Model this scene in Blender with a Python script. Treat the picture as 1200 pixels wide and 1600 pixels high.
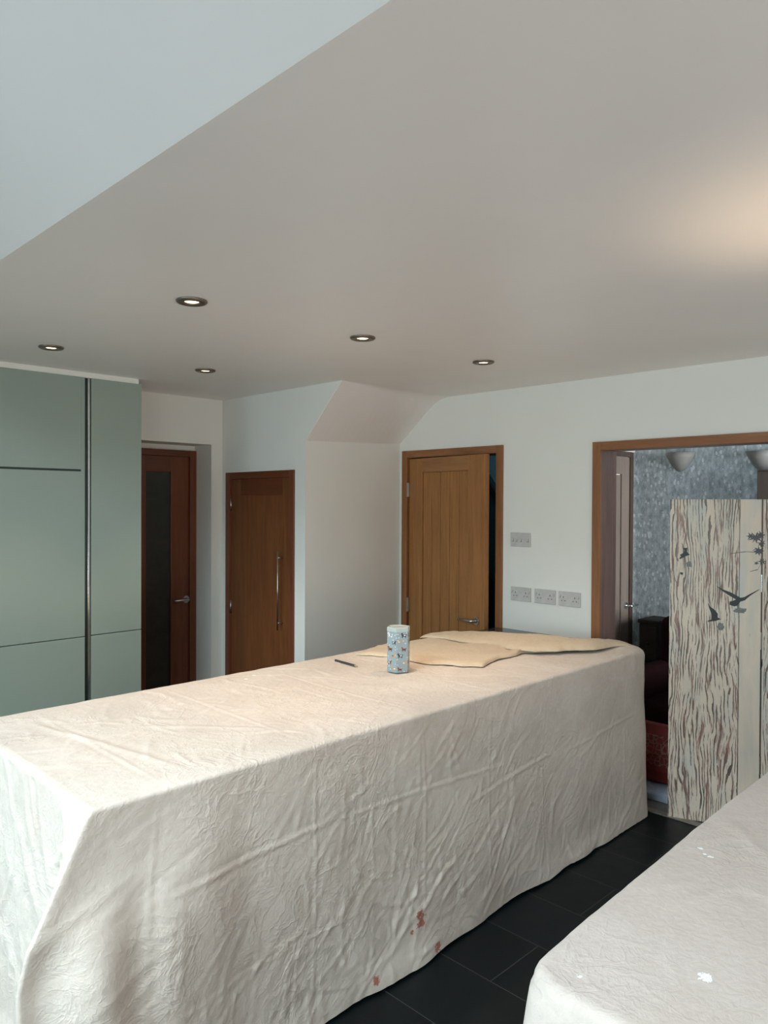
import bpy, bmesh, math, random
import numpy as np
from mathutils import Vector, Matrix
R = math.radians
C = bpy.context.scene.collection
sc = bpy.context.scene
for o in list(bpy.data.objects):
    bpy.data.objects.remove(o)

# ------------------------------------------------------------------ camera, world, lights, exposure
F_PX = 1167.55
YAW, PITCH, ROLL = 0.78711, -0.01103, 0.00466
fw = Vector((math.cos(YAW)*math.cos(PITCH), math.sin(YAW)*math.cos(PITCH), math.sin(PITCH)))
rt = Vector((math.sin(YAW), -math.cos(YAW), 0)); up = rt.cross(fw)
rt2 = rt*math.cos(ROLL)+up*math.sin(ROLL); up2 = up*math.cos(ROLL)-rt*math.sin(ROLL)
cam = bpy.data.objects.new('camera', bpy.data.cameras.new('camera')); C.objects.link(cam)
cam.data.sensor_fit = 'HORIZONTAL'; cam.data.sensor_width = 36
cam.data.lens = 36*F_PX/1200
cam.data.clip_start = 0.02
cam.matrix_world = Matrix(((rt2.x, up2.x, -fw.x, 0), (rt2.y, up2.y, -fw.y, 0), (rt2.z, up2.z, -fw.z, 1.70), (0, 0, 0, 1)))
sc.camera = cam
sc.view_settings.view_transform = 'Standard'
sc.view_settings.look = 'None'
sc.view_settings.gamma = 1
sc.view_settings.use_curve_mapping = False
sc.view_settings.exposure = 0.0
world = bpy.data.worlds.new('world'); sc.world = world; world.use_nodes = True
world.node_tree.nodes['Background'].inputs[0].default_value = (0.72, 0.86, 1, 1)
world.node_tree.nodes['Background'].inputs[1].default_value = 0.12


def area(name, loc, rot, sx, sy, col, power, spread=180):
    l = bpy.data.lights.new(name, 'AREA'); l.shape = 'RECTANGLE'; l.size = sx; l.size_y = sy
    l.color = col; l.energy = power; l.spread = R(spread)
    o = bpy.data.objects.new(name, l); C.objects.link(o); o.location = loc; o.rotation_euler = rot
    return o


# daylight through the glazed wall at the far side of the extension (faces +x)
area('glazed_wall_daylight', (-2.4, 1.9, 1.55), (0, R(-64), 0), 1.5, 4.0, (0.68, 0.89, 1.0), 42, 105)
area('glazed_wall_low_daylight', (-2.4, 1.9, 1.3), (0, R(-90), 0), 1.8, 4.0, (0.72, 1.0, 0.98), 11, 150)
area('glazed_wall_near_daylight', (-2.4, -1.6, 1.2), (0, R(-90), R(20)), 1.8, 2.6, (0.83, 1.0, 0.99), 36, 150)
# roof windows high in the vault, aimed down at the near end of the island
area('roof_window_daylight', (-1.15, 1.3, 3.38), (0, R(-32), 0), 1.0, 2.6, (0.73, 0.90, 1.0), 98, 115)
area('roof_window_near_daylight', (-1.15, -0.8, 3.38), (0, R(-10), 0), 1.0, 2.0, (0.35, 0.78, 1.0), 15, 115)
# added light behind the camera, tilted up to brighten the ceiling
area('rear_ceiling_wash', (0.6, -3.3, 0.7), (R(138), 0, 0), 3.6, 1.0, (1.0, 0.88, 0.85), 55, 115)
# warm spot without a lamp body, added right of the frame for a ceiling glow
ul = bpy.data.lights.new('ceiling_glow_spot', 'SPOT'); ul.energy = 10.4; ul.color = (1.0, 0.75, 0.5); ul.spot_size = R(95); ul.spot_blend = 1.0; ul.shadow_soft_size = 0.12
ulo = bpy.data.objects.new('ceiling_glow_spot', ul); C.objects.link(ulo); ulo.location = (2.1, 0.5, 1.75); ulo.rotation_euler = (R(180), 0, 0)
# daylight in the papered room beyond the wide opening (faces +y)
area('far_room_daylight', (4.75, -0.75, 1.5), (R(90), 0, R(-30)), 0.9, 1.4, (0.92, 0.97, 1.0), 50, 84)
# dim daylight down the stairwell behind the ajar door
area('stairwell_daylight', (4.5, 3.3, 2.38), (0, 0, 0), 0.5, 0.3, (0.5, 0.85, 1.0), 1.6)


# ------------------------------------------------------------------ materials
def srgb(r, g, b):
    f = lambda c: (c/255/12.92) if c/255 <= 0.04045 else ((c/255+0.055)/1.055)**2.4
    return (f(r), f(g), f(b), 1)


class NT:
    def __init__(s, name):
        s.m = bpy.data.materials.new(name); s.m.use_nodes = True
        s.t = s.m.node_tree; s.b = s.t.nodes['Principled BSDF']; s.tc = None

    def n(s, typ, **kw):
        nd = s.t.nodes.new(typ)
        for k, v in kw.items():
            if k.startswith('i_'):
                k = k[2:]
                nd.inputs[int(k) if k.isdigit() else k.replace('_', ' ')].default_value = v
            else:
                setattr(nd, k, v)
        return nd

    def l(s, a, b): s.t.links.new(a, b)

    def obj(s, scale=(1, 1, 1)):
        tc = s.n('ShaderNodeTexCoord'); mp = s.n('ShaderNodeMapping'); mp.inputs['Scale'].default_value = scale
        s.l(tc.outputs['Object'], mp.inputs['Vector']); return mp.outputs['Vector']

    def noise(s, scale, vec, detail=4, rough=0.55, dist=0.0):
        nd = s.n('ShaderNodeTexNoise'); nd.inputs['Scale'].default_value = scale
        nd.inputs['Detail'].default_value = detail; nd.inputs['Roughness'].default_value = rough
        nd.inputs['Distortion'].default_value = dist
        s.l(vec, nd.inputs['Vector']); return nd.outputs['Fac']

    def ramp(s, fac, stops, interp='LINEAR'):
        nd = s.n('ShaderNodeValToRGB'); cr = nd.color_ramp; cr.interpolation = interp
        while len(cr.elements) < len(stops): cr.elements.new(0.5)
        for e, (p, c) in zip(cr.elements, stops): e.position = p; e.color = c
        s.l(fac, nd.inputs['Fac']); return nd.outputs['Color']

    def mix(s, fac, a, b, mode='MIX'):
        nd = s.n('ShaderNodeMix'); nd.data_type = 'RGBA'; nd.blend_type = mode
        for sock, v in ((nd.inputs[0], fac), (nd.inputs[6], a), (nd.inputs[7], b)):
            if isinstance(v, (int, float, tuple)): sock.default_value = v
            else: s.l(v, sock)
        return nd.outputs[2]

    def math(s, op, a, b=None, c=None, clamp=False):
        nd = s.n('ShaderNodeMath'); nd.operation = op; nd.use_clamp = clamp
        for i, v in enumerate((a, b, c)):
            if v is None: continue
            if isinstance(v, (int, float)): nd.inputs[i].default_value = v
            else: s.l(v, nd.inputs[i])
        return nd.outputs[0]

    def bump(s, h, strength, dist=0.01):
        nd = s.n('ShaderNodeBump'); nd.inputs['Strength'].default_value = strength; nd.inputs['Distance'].default_value = dist
        s.l(h, nd.inputs['Height']); s.l(nd.outputs['Normal'], s.b.inputs['Normal'])

    def setp(s, **kw):
        for k, v in kw.items(): s.b.inputs[k.replace('_', ' ')].default_value = v
        return s


def plain(name, col, rough=0.5, metal=0.0, spec=0.5, var=0.04, scale=30):
    t = NT(name); v = t.noise(scale, t.obj())
    c2 = tuple(max(0, c*(1-var*3)) for c in col[:3])+(1,)
    t.l(t.ramp(v, [(0.3, c2), (0.7, col)]), t.b.inputs['Base Color'])
    t.b.inputs['Roughness'].default_value = rough; t.b.inputs['Metallic'].default_value = metal
    t.b.inputs['Specular IOR Level'].default_value = spec
    return t.m


def paint(name, col, rough, spec=0.5):
    t = NT(name); vec = t.obj()
    t.l(t.ramp(t.noise(2.0, vec, 3), [(0.3, tuple(c*0.97 for c in col[:3])+(1,)), (0.7, col)]), t.b.inputs['Base Color'])
    t.setp(Roughness=rough, Specular_IOR_Level=spec)
    t.bump(t.noise(260, vec, 2), 0.05, 0.002)
    return t.m


def wood(name, dark, light, rough=0.4, sc_=(9, 9, 0.7), knots=False):
    t = NT(name); v = t.obj(sc_)
    n1 = t.noise(3.0, v, 6, 0.6, 0.6); n2 = t.noise(26, v, 3, 0.6)
    f = t.math('ADD', t.math('MULTIPLY', n1, 0.7), t.math('MULTIPLY', n2, 0.3))
    t.l(t.ramp(f, [(0.32, dark), (0.5, tuple((a+b)/2 for a, b in zip(dark, light))), (0.68, light)]), t.b.inputs['Base Color'])
    t.setp(Roughness=rough, Specular_IOR_Level=0.4)
    t.bump(n2, 0.08, 0.002)
    return t.m


M = {}
M['wall'] = paint('wall_emulsion', (0.84, 0.825, 0.77, 1), 0.75, 0.3)
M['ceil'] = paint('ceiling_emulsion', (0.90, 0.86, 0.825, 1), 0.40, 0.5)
M['vault'] = paint('ceiling_emulsion_darkened', (0.66, 0.635, 0.61, 1), 0.6, 0.4)  # ceiling paint darkened in the colour, standing in for weaker light on the slope
M['oak'] = wood('oak_golden', srgb(138, 90, 48), srgb(172, 118, 68))
M['oak_h'] = wood('oak_golden_crossgrain', srgb(135, 90, 52), srgb(166, 116, 72), sc_=(0.7, 0.7, 9))
M['frame'] = wood('oak_frame', srgb(126, 80, 48), srgb(156, 105, 66), 0.42)
M['frame_h'] = wood('oak_frame_crossgrain', srgb(126, 80, 48), srgb(156, 105, 66), 0.42, (0.7, 0.7, 9))
M['red_oak'] = wood('red_stained_oak', srgb(100, 54, 34), srgb(126, 74, 48), 0.4)
M['cherry'] = wood('veneered_door', srgb(104, 60, 34), srgb(132, 82, 48), 0.38)
M['cherry_h'] = wood('veneered_door_crossgrain', srgb(92, 50, 28), srgb(112, 64, 38), 0.38, (0.7, 0.7, 9))
M['brown_jamb'] = wood('jamb_lining', srgb(104, 78, 70), srgb(130, 100, 88), 0.35)
M['steel'] = plain('brushed_steel', (0.55, 0.53, 0.5, 1), 0.3, 1.0)
M['chrome'] = plain('polished_chrome', (0.75, 0.78, 0.78, 1), 0.12, 1.0)
M['bronze'] = plain('dark_nickel_bezel', (0.22, 0.18, 0.15, 1), 0.35, 0.8)
M['black'] = plain('black_shadow_gap', (0.012, 0.015, 0.015, 1), 0.6)
M['plastic'] = plain('white_plastic', (0.60, 0.575, 0.55, 1), 0.35)
M['hole'] = plain('socket_hole', (0.02, 0.02, 0.02, 1), 0.6)
M['teal'] = plain('teal_gloss_lacquer', srgb(152, 165, 154), 0.24, 0, 0.6, 0.01, 2)
M['teal_edge'] = plain('dark_channel', (0.05, 0.07, 0.065, 1), 0.35, 0.5)
M['granite'] = plain('dark_granite', (0.05, 0.05, 0.055, 1), 0.15, 0, 0.6, 0.2, 180)
M['carcass'] = plain('island_carcass', srgb(150, 175, 172), 0.4)
M['maroon'] = plain('maroon_velvet', (0.016, 0.004, 0.005, 1), 0.9, 0, 0.1, 0.1, 40)
M['darkbrown'] = plain('dark_brown_leather', (0.02, 0.016, 0.014, 1), 0.6, 0, 0.3, 0.1, 40)
M['hallfloor'] = plain('hall_grey_floor', (0.11, 0.10, 0.09, 1), 0.4, 0, 0.5, 0.1, 12)
M['threshold'] = plain('threshold_strip', (0.28, 0.25, 0.21, 1), 0.35, 0.6)
M['stair_dark'] = plain('dark_teal_paint', (0.022, 0.045, 0.055, 1), 0.6)
M['stair_wall'] = plain('teal_wall_paint', (0.16, 0.28, 0.32, 1), 0.7)
M['deepblack'] = plain('near_black_wood', (0.008, 0.008, 0.009, 1), 0.5)
M['plaster'] = plain('plaster_uplighter', (0.22, 0.215, 0.20, 1), 0.6)
M['cabinet_brown'] = wood('dark_brown_cabinet', srgb(60, 48, 40), srgb(86, 70, 60))
M['paper_blue'] = plain('folded_pale_bag', (0.3, 0.33, 0.4, 1), 0.6)
M['pencil'] = plain('dark_pencil_paint', (0.05, 0.05, 0.055, 1), 0.35)
M['pencil_wood'] = plain('pencil_wood', (0.4, 0.3, 0.2, 1), 0.6)
M['white_pvc'] = plain('white_window_frame', (0.7, 0.7, 0.7, 1), 0.4)


def mat_glass():
    t = NT('window_glass'); t.setp(Roughness=0.02, Transmission_Weight=1.0, IOR=1.45); t.b.inputs['Base Color'].default_value = (0.95, 1, 1, 1)
    return t.m


M['glass'] = mat_glass()


def mat_frost():
    t = NT('dark_obscure_glass'); v = t.obj()
    t.l(t.ramp(t.noise(18, v, 3), [(0.3, (0.018, 0.024, 0.018, 1)), (0.7, (0.03, 0.036, 0.026, 1))]), t.b.inputs['Base Color'])
    t.setp(Roughness=0.35, Specular_IOR_Level=0.5)
    return t.m


M['frost'] = mat_frost()


def mat_lens():
    t = NT('lamp_lens'); t.b.inputs['Base Color'].default_value = (1, 0.9, 0.7, 1)
    t.b.inputs['Emission Color'].default_value = (1, 0.80, 0.48, 1); t.b.inputs['Emission Strength'].default_value = 3.2
    v = t.noise(60, t.obj()); t.l(t.math('MULTIPLY_ADD', v, 1.2, 6.0), t.b.inputs['Emission Strength'])
    return t.m


M['lens'] = mat_lens()


def mat_floor():
    t = NT('black_slate_tiles'); tc = t.n('ShaderNodeTexCoord')
    mp = t.n('ShaderNodeMapping'); mp.inputs['Location'].default_value = (-1.60, 1.836, 0)
    mp.inputs['Rotation'].default_value = (0, 0, R(90))
    sx = t.n('ShaderNodeSeparateXYZ'); t.l(tc.outputs['Object'], sx.inputs[0])
    cx = t.n('ShaderNodeCombineXYZ')
    t.l(t.math('SUBTRACT', sx.outputs[1], 1.60), cx.inputs[0]); t.l(t.math('SUBTRACT', sx.outputs[0], 1.836), cx.inputs[1])
    br = t.n('ShaderNodeTexBrick'); br.offset = 0.5
    br.inputs['Color1'].default_value = (0.0035, 0.0062, 0.0066, 1); br.inputs['Color2'].default_value = (0.0055, 0.0088, 0.0092, 1)
    br.inputs['Mortar'].default_value = (0.04, 0.038, 0.036, 1)
    br.inputs['Scale'].default_value = 1; br.inputs['Mortar Size'].default_value = 0.0022
    br.inputs['Brick Width'].default_value = 0.6; br.inputs['Row Height'].default_value = 0.3045
    br.inputs['Mortar Smooth'].default_value = 0.1
    t.l(cx.outputs[0], br.inputs['Vector'])
    n = t.noise(7, tc.outputs['Object'], 5)
    t.l(t.mix(0.5, br.outputs['Color'], t.ramp(n, [(0.3, (0.6, 0.6, 0.6, 1)), (0.7, (1, 1, 1, 1))]), 'MULTIPLY'), t.b.inputs['Base Color'])
    t.l(t.math('MULTIPLY_ADD', n, 0.25, 0.28), t.b.inputs['Roughness'])
    t.setp(Specular_IOR_Level=0.2)
    t.bump(t.math('MULTIPLY_ADD', br.outputs['Fac'], -1.0, t.math('MULTIPLY', n, 0.7)), 0.25, 0.004)
    return t.m


M['floor'] = mat_floor()


def spots(t, pos, pts, soft=0.6, scale=70):
    """irregular blotches of paint around points -> mask"""
    total = None
    nz = t.noise(scale, pos, 3, 0.7)
    for (p, r) in pts:
        d = t.n('ShaderNodeVectorMath'); d.operation = 'DISTANCE'; t.l(pos, d.inputs[0]); d.inputs[1].default_value = p
        g = t.math('SUBTRACT', 1.0, t.math('DIVIDE', d.outputs['Value'], r))
        g = t.math('ADD', g, t.math('MULTIPLY', t.math('SUBTRACT', nz, 0.56), 2.6))
        g = t.math('MULTIPLY', t.math('MULTIPLY', g, 6, clamp=True), t.math('LESS_THAN', d.outputs['Value'], r*1.1))
        total = g if total is None else t.math('MAXIMUM', total, g)
    return total


def mat_cloth(name, base, light, red, white, crk=0.4):
    t = NT(name); pos = t.obj()
    n = t.noise(3.5, pos, 5, 0.6); n2 = t.noise(55, pos, 3)
    c = t.ramp(n, [(0.3, base), (0.7, light)])
    c = t.mix(0.12, c, t.ramp(n2, [(0.35, (0.55, 0.5, 0.45, 1)), (0.65, (1, 1, 1, 1))]), 'MULTIPLY')
    if red: c = t.mix(t.math('MULTIPLY', spots(t, pos, red), 0.85), c, (0.42, 0.09, 0.05, 1))
    if white: c = t.mix(spots(t, pos, white, scale=120), c, (0.93, 0.95, 0.95, 1))
    t.l(c, t.b.inputs['Base Color'])
    t.setp(Roughness=0.85, Specular_IOR_Level=0.2, Sheen_Weight=0.15)
    w1 = t.n('ShaderNodeTexWave'); w1.inputs['Scale'].default_value = 160; t.l(pos, w1.inputs['Vector'])
    h = t.math('ADD', t.math('MULTIPLY', t.noise(34, pos, 4, 0.6, 0.8), 1.0), t.math('MULTIPLY', t.noise(400, pos, 1), 0.12))
    mask = t.math('MULTIPLY', t.math('SUBTRACT', t.noise(2.6, pos, 2), 0.40), 5, clamp=True)
    for sc_, am in ((6.5, 1.6), (13, 1.0), (24, 0.6)):
        rdg = t.math('ABSOLUTE', t.math('SUBTRACT', t.noise(sc_, pos, 3, 0.55, 0.9), 0.5))
        rdg = t.math('SUBTRACT', 1.0, t.math('MULTIPLY', rdg, 22, clamp=True))
        h = t.math('ADD', h, t.math('MULTIPLY', t.math('MULTIPLY', rdg, am*crk), mask))
    t.bump(h, 0.30, 0.008)
    return t.m


# ------------------------------------------------------------------ geometry helpers
class MB:
    """collects shapes in world coordinates, builds ONE mesh object"""
    def __init__(s): s.bm = bmesh.new(); s.mi = 0

    def _f(s, vs):
        try: f = s.bm.faces.new(vs); f.material_index = s.mi; return f
        except ValueError: return None

    def box(s, x0, x1, y0, y1, z0, z1, rot=None, piv=None):
        pts = [(x, y, z) for z in (z0, z1) for y in (y0, y1) for x in (x0, x1)]
        v = [s.bm.verts.new(p) for p in pts]
        for q in ((0, 2, 3, 1), (4, 5, 7, 6), (0, 1, 5, 4), (2, 6, 7, 3), (0, 4, 6, 2), (1, 3, 7, 5)): s._f([v[i] for i in q])
        if rot is not None:
            m = Matrix.Rotation(rot, 3, 'Z'); P = Vector(piv)
            for a in v: a.co = m @ (a.co-P)+P
        return v

    def prism(s, poly, axis, a, b):
        """poly of 2D points in the plane normal to axis; extruded a..b"""
        def mk(p, q):
            return {'x': (q, p[0], p[1]), 'y': (p[0], q, p[1]), 'z': (p[0], p[1], q)}[axis]
        A = [s.bm.verts.new(mk(p, a)) for p in poly]; B = [s.bm.verts.new(mk(p, b)) for p in poly]
        s._f(A[::-1]); s._f(B)
        n = len(poly)
        for i in range(n): s._f([A[i], A[(i+1) % n], B[(i+1) % n], B[i]])

    def loft(s, rings, cap=True, closed=True):
        vr = [[s.bm.verts.new(p) for p in r] for r in rings]
        n = len(rings[0])
        for a, b in zip(vr, vr[1:]):
            for i in range(n if closed else n-1): s._f([a[i], a[(i+1) % n], b[(i+1) % n], b[i]])
        if cap and closed: s._f(vr[0][::-1]); s._f(vr[-1])

    def tube(s, pts, r, n=12):
        pts = [Vector(p) for p in pts]; rings = []
        for i, p in enumerate(pts):
            d = (pts[min(i+1, len(pts)-1)]-pts[max(i-1, 0)]).normalized()
            a = d.cross(Vector((0, 0, 1)))
            if a.length < 0.01: a = Vector((1, 0, 0))
            a.normalize(); b = d.cross(a)
            rr = r[i] if isinstance(r, (list, tuple)) else r
            rings.append([p+(a*math.cos(t)+b*math.sin(t))*rr for t in [2*math.pi*k/n for k in range(n)]])
        s.loft(rings)

    def lathe(s, prof, c, n=32, axis='z', a0=0, a1=2*math.pi):
        """prof: (radius, height) pairs about c"""
        rings = []
        full = abs(a1-a0-2*math.pi) < 1e-6
        for k in range(n if full else n+1):
            t = a0+(a1-a0)*k/n; ring = []
            for (r, h) in prof:
                u, w = r*math.cos(t), r*math.sin(t)
                ring.append({'z': (c[0]+u, c[1]+w, c[2]+h), 'x': (c[0]+h, c[1]+u, c[2]+w), 'y': (c[0]+u, c[1]+h, c[2]+w)}[axis])
            rings.append(ring)
        if full: rings.append(rings[0])
        s.loft(rings, cap=False, closed=False)
        bmesh.ops.remove_doubles(s.bm, verts=s.bm.verts[:], dist=1e-6)

    def build(s, name, mat, parent=None, bevel=0.0, smooth=False, seg=2):
        bmesh.ops.recalc_face_normals(s.bm, faces=s.bm.faces[:])
        me = bpy.data.meshes.new(name)
        if parent is not None:
            L = world_loc(parent)
            for v in s.bm.verts: v.co -= L
        s.bm.to_mesh(me); s.bm.free()
        for m in (mat if isinstance(mat, (list, tuple)) else [mat]): me.materials.append(m)
        o = bpy.data.objects.new(name, me); C.objects.link(o)
        if parent is not None: o.parent = parent
        if smooth:
            for p in me.polygons: p.use_smooth = True
        if bevel:
            b = o.modifiers.new('bevel', 'BEVEL'); b.width = bevel; b.segments = seg; b.limit_method = 'ANGLE'
        return o


LOC = {}


def world_loc(o):
    L = Vector((0, 0, 0))
    while o is not None: L += Vector(LOC.get(o.name, (0, 0, 0))); o = o.parent
    return L


def tag(o, label=None, cat=None, group=None, kind=None):
    if label: o['label'] = label
    if cat: o['category'] = cat
    if group: o['group'] = group
    if kind: o['kind'] = kind
    return o


def empty(name, loc, label, cat, group=None, kind=None):
    o = bpy.data.objects.new(name, None); C.objects.link(o); o.location = loc; o.empty_display_size = 0.1
    LOC[o.name] = tuple(loc)
    return tag(o, label, cat, group, kind)


def copy_thing(root, loc, label):
    r = root.copy(); C.objects.link(r); r.location = loc; r['label'] = label; LOC[r.name] = tuple(loc)
    for ch in list(root.children):
        c = ch.copy(); C.objects.link(c); c.parent = r
        for g in list(ch.children):
            d = g.copy(); C.objects.link(d); d.parent = c
    return r


def struct(name, mb, mat, label, cat, **kw):
    return tag(mb.build(name, mat, **kw), label, cat, kind='structure')


# ------------------------------------------------------------------ the setting
HC = 2.425
m = MB(); m.box(-2.6, 4.0, -3.6, 5.0, -0.05, 0.0)
struct('floor', m, M['floor'], 'black slate floor tiles with thin grey grout between the covered island and table', 'floor')
m = MB(); m.box(4.0, 5.4, -1.2, 5.0, -0.05, 0.0)
struct('floor_hall', m, M['hallfloor'], 'grey brown floor of the papered room beyond the wide opening', 'floor')
m = MB(); m.box(3.955, 4.005, 0.52, 2.14, 0.0, 0.006)
struct('trim_2', m, M['threshold'], 'pale threshold strip across the floor of the wide opening', 'threshold strip', bevel=0.002)

# flat ceiling
m = MB(); m.box(0.77, 3.88, -3.6, 4.568, HC, HC+0.12)
struct('ceiling', m, M['ceil'], 'flat off-white satin ceiling holding the recessed downlights', 'ceiling')
# vaulted part of the ceiling rising away from the flat part
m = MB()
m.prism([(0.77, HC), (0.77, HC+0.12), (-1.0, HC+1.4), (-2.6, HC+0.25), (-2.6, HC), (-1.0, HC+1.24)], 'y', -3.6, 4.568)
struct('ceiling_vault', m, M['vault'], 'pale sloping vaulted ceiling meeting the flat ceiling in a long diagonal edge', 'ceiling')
# right wall with a door hole (y 2.80-3.70... inside frame) and the wide opening
XW, TW = 3.88, 0.18
m = MB()
m.box(XW, XW+TW, 3.70, 5.0, 0, HC+.12)
m.box(XW, XW+TW, 2.822, 3.70, 2.074, HC+.12)
m.box(XW, XW+TW, 2.186, 2.822, 0, HC+.12)
m.box(XW, XW+TW, 0.50, 2.186, 2.052, HC+.12)
m.box(XW, XW+TW, -3.6, 0.50, 0, HC+.12)
struct('wall_right', m, M['wall'], 'white painted wall with the ajar oak door, sockets and wide opening', 'wall')
# closet block: wall holding the veneered door, and the wall under the sloping soffit
m = MB()
m.prism([(2.93, 3.6335), (2.93, 3.739), (3.02, 3.739), (3.02, 3.70)], 'z', 0, HC+.02)
m.box(2.93, 3.02, 3.739, 4.502, 1.908, HC+.02)
m.box(2.93, 3.02, 4.502, 4.568, 0, HC+.02)
m.prism([(3.29, HC+.02), (3.6345, 2.09), (3.6345, HC+.02)], 'x', 2.929, 2.97)
struct('wall_closet', m, M['wall'], 'narrow white wall around the tall veneered cupboard door', 'wall')
m = MB(); m.prism([(2.931, 3.6335), (3.88, 3.733), (3.88, 3.83), (2.94, 3.73)], 'z', 0, 2.3)
struct('wall_alcove', m, M['wall'], 'plain white wall below the sloping soffit beside the ajar door', 'wall')
# sloping soffit, sharp at one end and rounded towards the door wall
m = MB(); rings = []
for k in range(17):
    f = k/16; x = 2.931+f*(3.88-2.931)
    y1 = 3.6345+f*0.0995; z1 = 2.088+f*0.040; y0 = 3.29+f*0.075
    rr = 0.004+0.10*f**1.5
    d = Vector((0, y1-y0, z1-HC)).normalized()
    prof = []
    p = Vector((x, y0, HC))
    for j in range(9):
        t = j/8
        a = p+Vector((0, -rr, 0)); b = p+d*rr
        q = a*(1-t)**2+p*2*t*(1-t)+b*t*t
        prof.append(q)
    prof += [Vector((x, y1, z1)), Vector((x, y1, HC+.02)), Vector((x, y0-rr, HC+.02))]
    rings.append(prof)
m.loft(rings)
sof = struct('ceiling_soffit', m, M['ceil'], 'sloping plaster soffit dropping from the ceiling above the plain wall', 'sloping soffit')
for p in sof.data.polygons:
    p.use_smooth = False

# back wall with recessed doorway
m = MB()
m.box(2.842, 3.02, 4.568, 4.86, 0, HC+.02)
m.box(1.9, 2.842, 4.568, 4.86, 2.108, HC+.02)
m.box(1.9, 2.842, 4.79, 4.86, 2.07, 2.108)
m.box(-2.6, 1.9, 4.568, 4.86, 0, HC+1.5)
struct('wall_back', m, M['wall'], 'white wall with a deep recess around the glazed door', 'wall')
m = MB(); m.box(-1.8, 1.2, -3.72, -3.6, 0, 0.1); m.box(-1.8, 1.2, -3.72, -3.6, 2.12, 3.8)
m.box(-2.6, -1.8, -3.72, -3.6, 0, 3.8); m.box(1.2, 4.06, -3.72, -3.6, 0, 3.8)
struct('wall_rear', m, M['wall'], 'white wall with a window behind the camera', 'wall')
m = MB(); m.box(-2.72, -2.6, -3.6, -3.1, 0, 2.7); m.box(-2.72, -2.6, 3.8, 4.86, 0, 2.7); m.box(-2.72, -2.6, -3.1, 3.8, 2.15, 2.7)
struct('wall_left', m, M['wall'], 'white wall around the glazed doors facing the garden', 'wall')
w = empty('window_1', (-2.66, 1.6, 0), 'large white framed glazed doors lighting the island end', 'window', kind='structure')
m = MB()
for y in (-3.1, -1.85, -0.6, 0.5, 1.6, 2.7, 3.74): m.box(-2.69, -2.63, y, y+0.06, 0, 2.15)
m.box(-2.69, -2.63, -3.1, 3.8, 0, 0.06); m.box(-2.69, -2.63, -3.1, 3.8, 2.09, 2.15)
m.build('window_frame', M['white_pvc'], w)
m = MB(); m.box(-2.665, -2.655, -3.08, 3.78, 0.02, 2.1); m.build('pane', M['glass'], w)
w = empty('window_2', (-0.3, -3.66, 0.1), 'white framed window behind the camera', 'window', kind='structure')
m = MB()
for x in (-1.8, -0.33, 1.14): m.box(x, x+.06, -3.69, -3.63, 0.1, 2.12)
m.box(-1.74, 1.2, -3.69, -3.63, 0.1, 0.16); m.box(-1.74, 1.2, -3.69, -3.63, 2.06, 2.12)
m.build('window_frame', M['white_pvc'], w)
m = MB(); m.box(-1.78, 1.18, -3.665, -3.655, 0.12, 2.1); m.build('pane', M['glass'], w)

# wide opening casing and lining
m = MB()
m.box(XW-0.014, XW+0.012, 2.142, 2.192, 0, 2.058)
m.box(XW-0.014, XW+0.012, 0.50, 0.55, 0, 2.058)
m.mi = 1; m.box(XW-0.0135, XW+0.012, 0.55, 2.142, 2.008, 2.0575)
m.mi = 2; m.box(XW+0.012, XW+TW+0.004, 2.146, 2.187, 0, 2.05)
m.box(XW+0.012, XW+TW+0.004, 0.502, 0.54, 0, 2.05)
m.box(XW+0.012, XW+TW+0.004, 0.54, 2.146, 2.012, 2.053)
struct('trim_1', m, [M['frame'], M['frame_h'], M['brown_jamb']], 'oak casing framing the wide opening to the papered room', 'door casing', bevel=0.0015)

# ------------------------------------------------------------------ door ajar (door_3)
d3 = empty('door_3', (3.88, 3.25, 0), 'golden oak panelled door standing slightly ajar beside the sockets', 'door', kind='structure')
m = MB()
m.box(XW-0.014, XW+TW, 3.651, 3.701, 0, 2.076); m.box(XW-0.014, XW+TW, 2.822, 2.872, 0, 2.076)
m.mi = 1; m.box(XW-0.0135, XW+TW, 2.872, 3.651, 2.026, 2.0755)
m.build('door_frame', [M['frame'], M['frame_h']], d3, bevel=0.0015)
ang = R(8.4); piv = (3.885, 3.645, 0)
LW = 0.765


def leafbox(mb, a, b, x0, x1, z0, z1):
    """a,b distance from the hinge along the leaf; x0,x1 depth from the room face"""
    vs = mb.box(piv[0]+x0, piv[0]+x1, piv[1]-b, piv[1]-a, z0, z1, rot=-ang, piv=piv)


m = MB()
m.mi = 0
leafbox(m, 0, 0.145, 0, 0.04, 0.008, 2.018); leafbox(m, LW-0.155, LW, 0, 0.04, 0.008, 2.018)
m.mi = 1
leafbox(m, 0.145, LW-0.155, 0.0005, 0.0395, 1.92, 2.018); leafbox(m, 0.145, LW-0.155, 0.0005, 0.0395, 0.008, 0.2)
leaf = m.build('door_leaf', [M['oak'], M['oak_h']], d3, bevel=0.002)
m = MB(); w5 = (LW-0.30)/5
for i in range(5): leafbox(m, 0.145+i*w5+0.002, 0.145+(i+1)*w5-0.002, 0.008, 0.032, 0.2, 1.92)
m.mi = 1; leafbox(m, 0.145, LW-0.155, 0.014, 0.026, 0.2, 1.92)
m.build('panel', [M['oak'], M['cherry']], d3, bevel=0.003)


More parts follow.
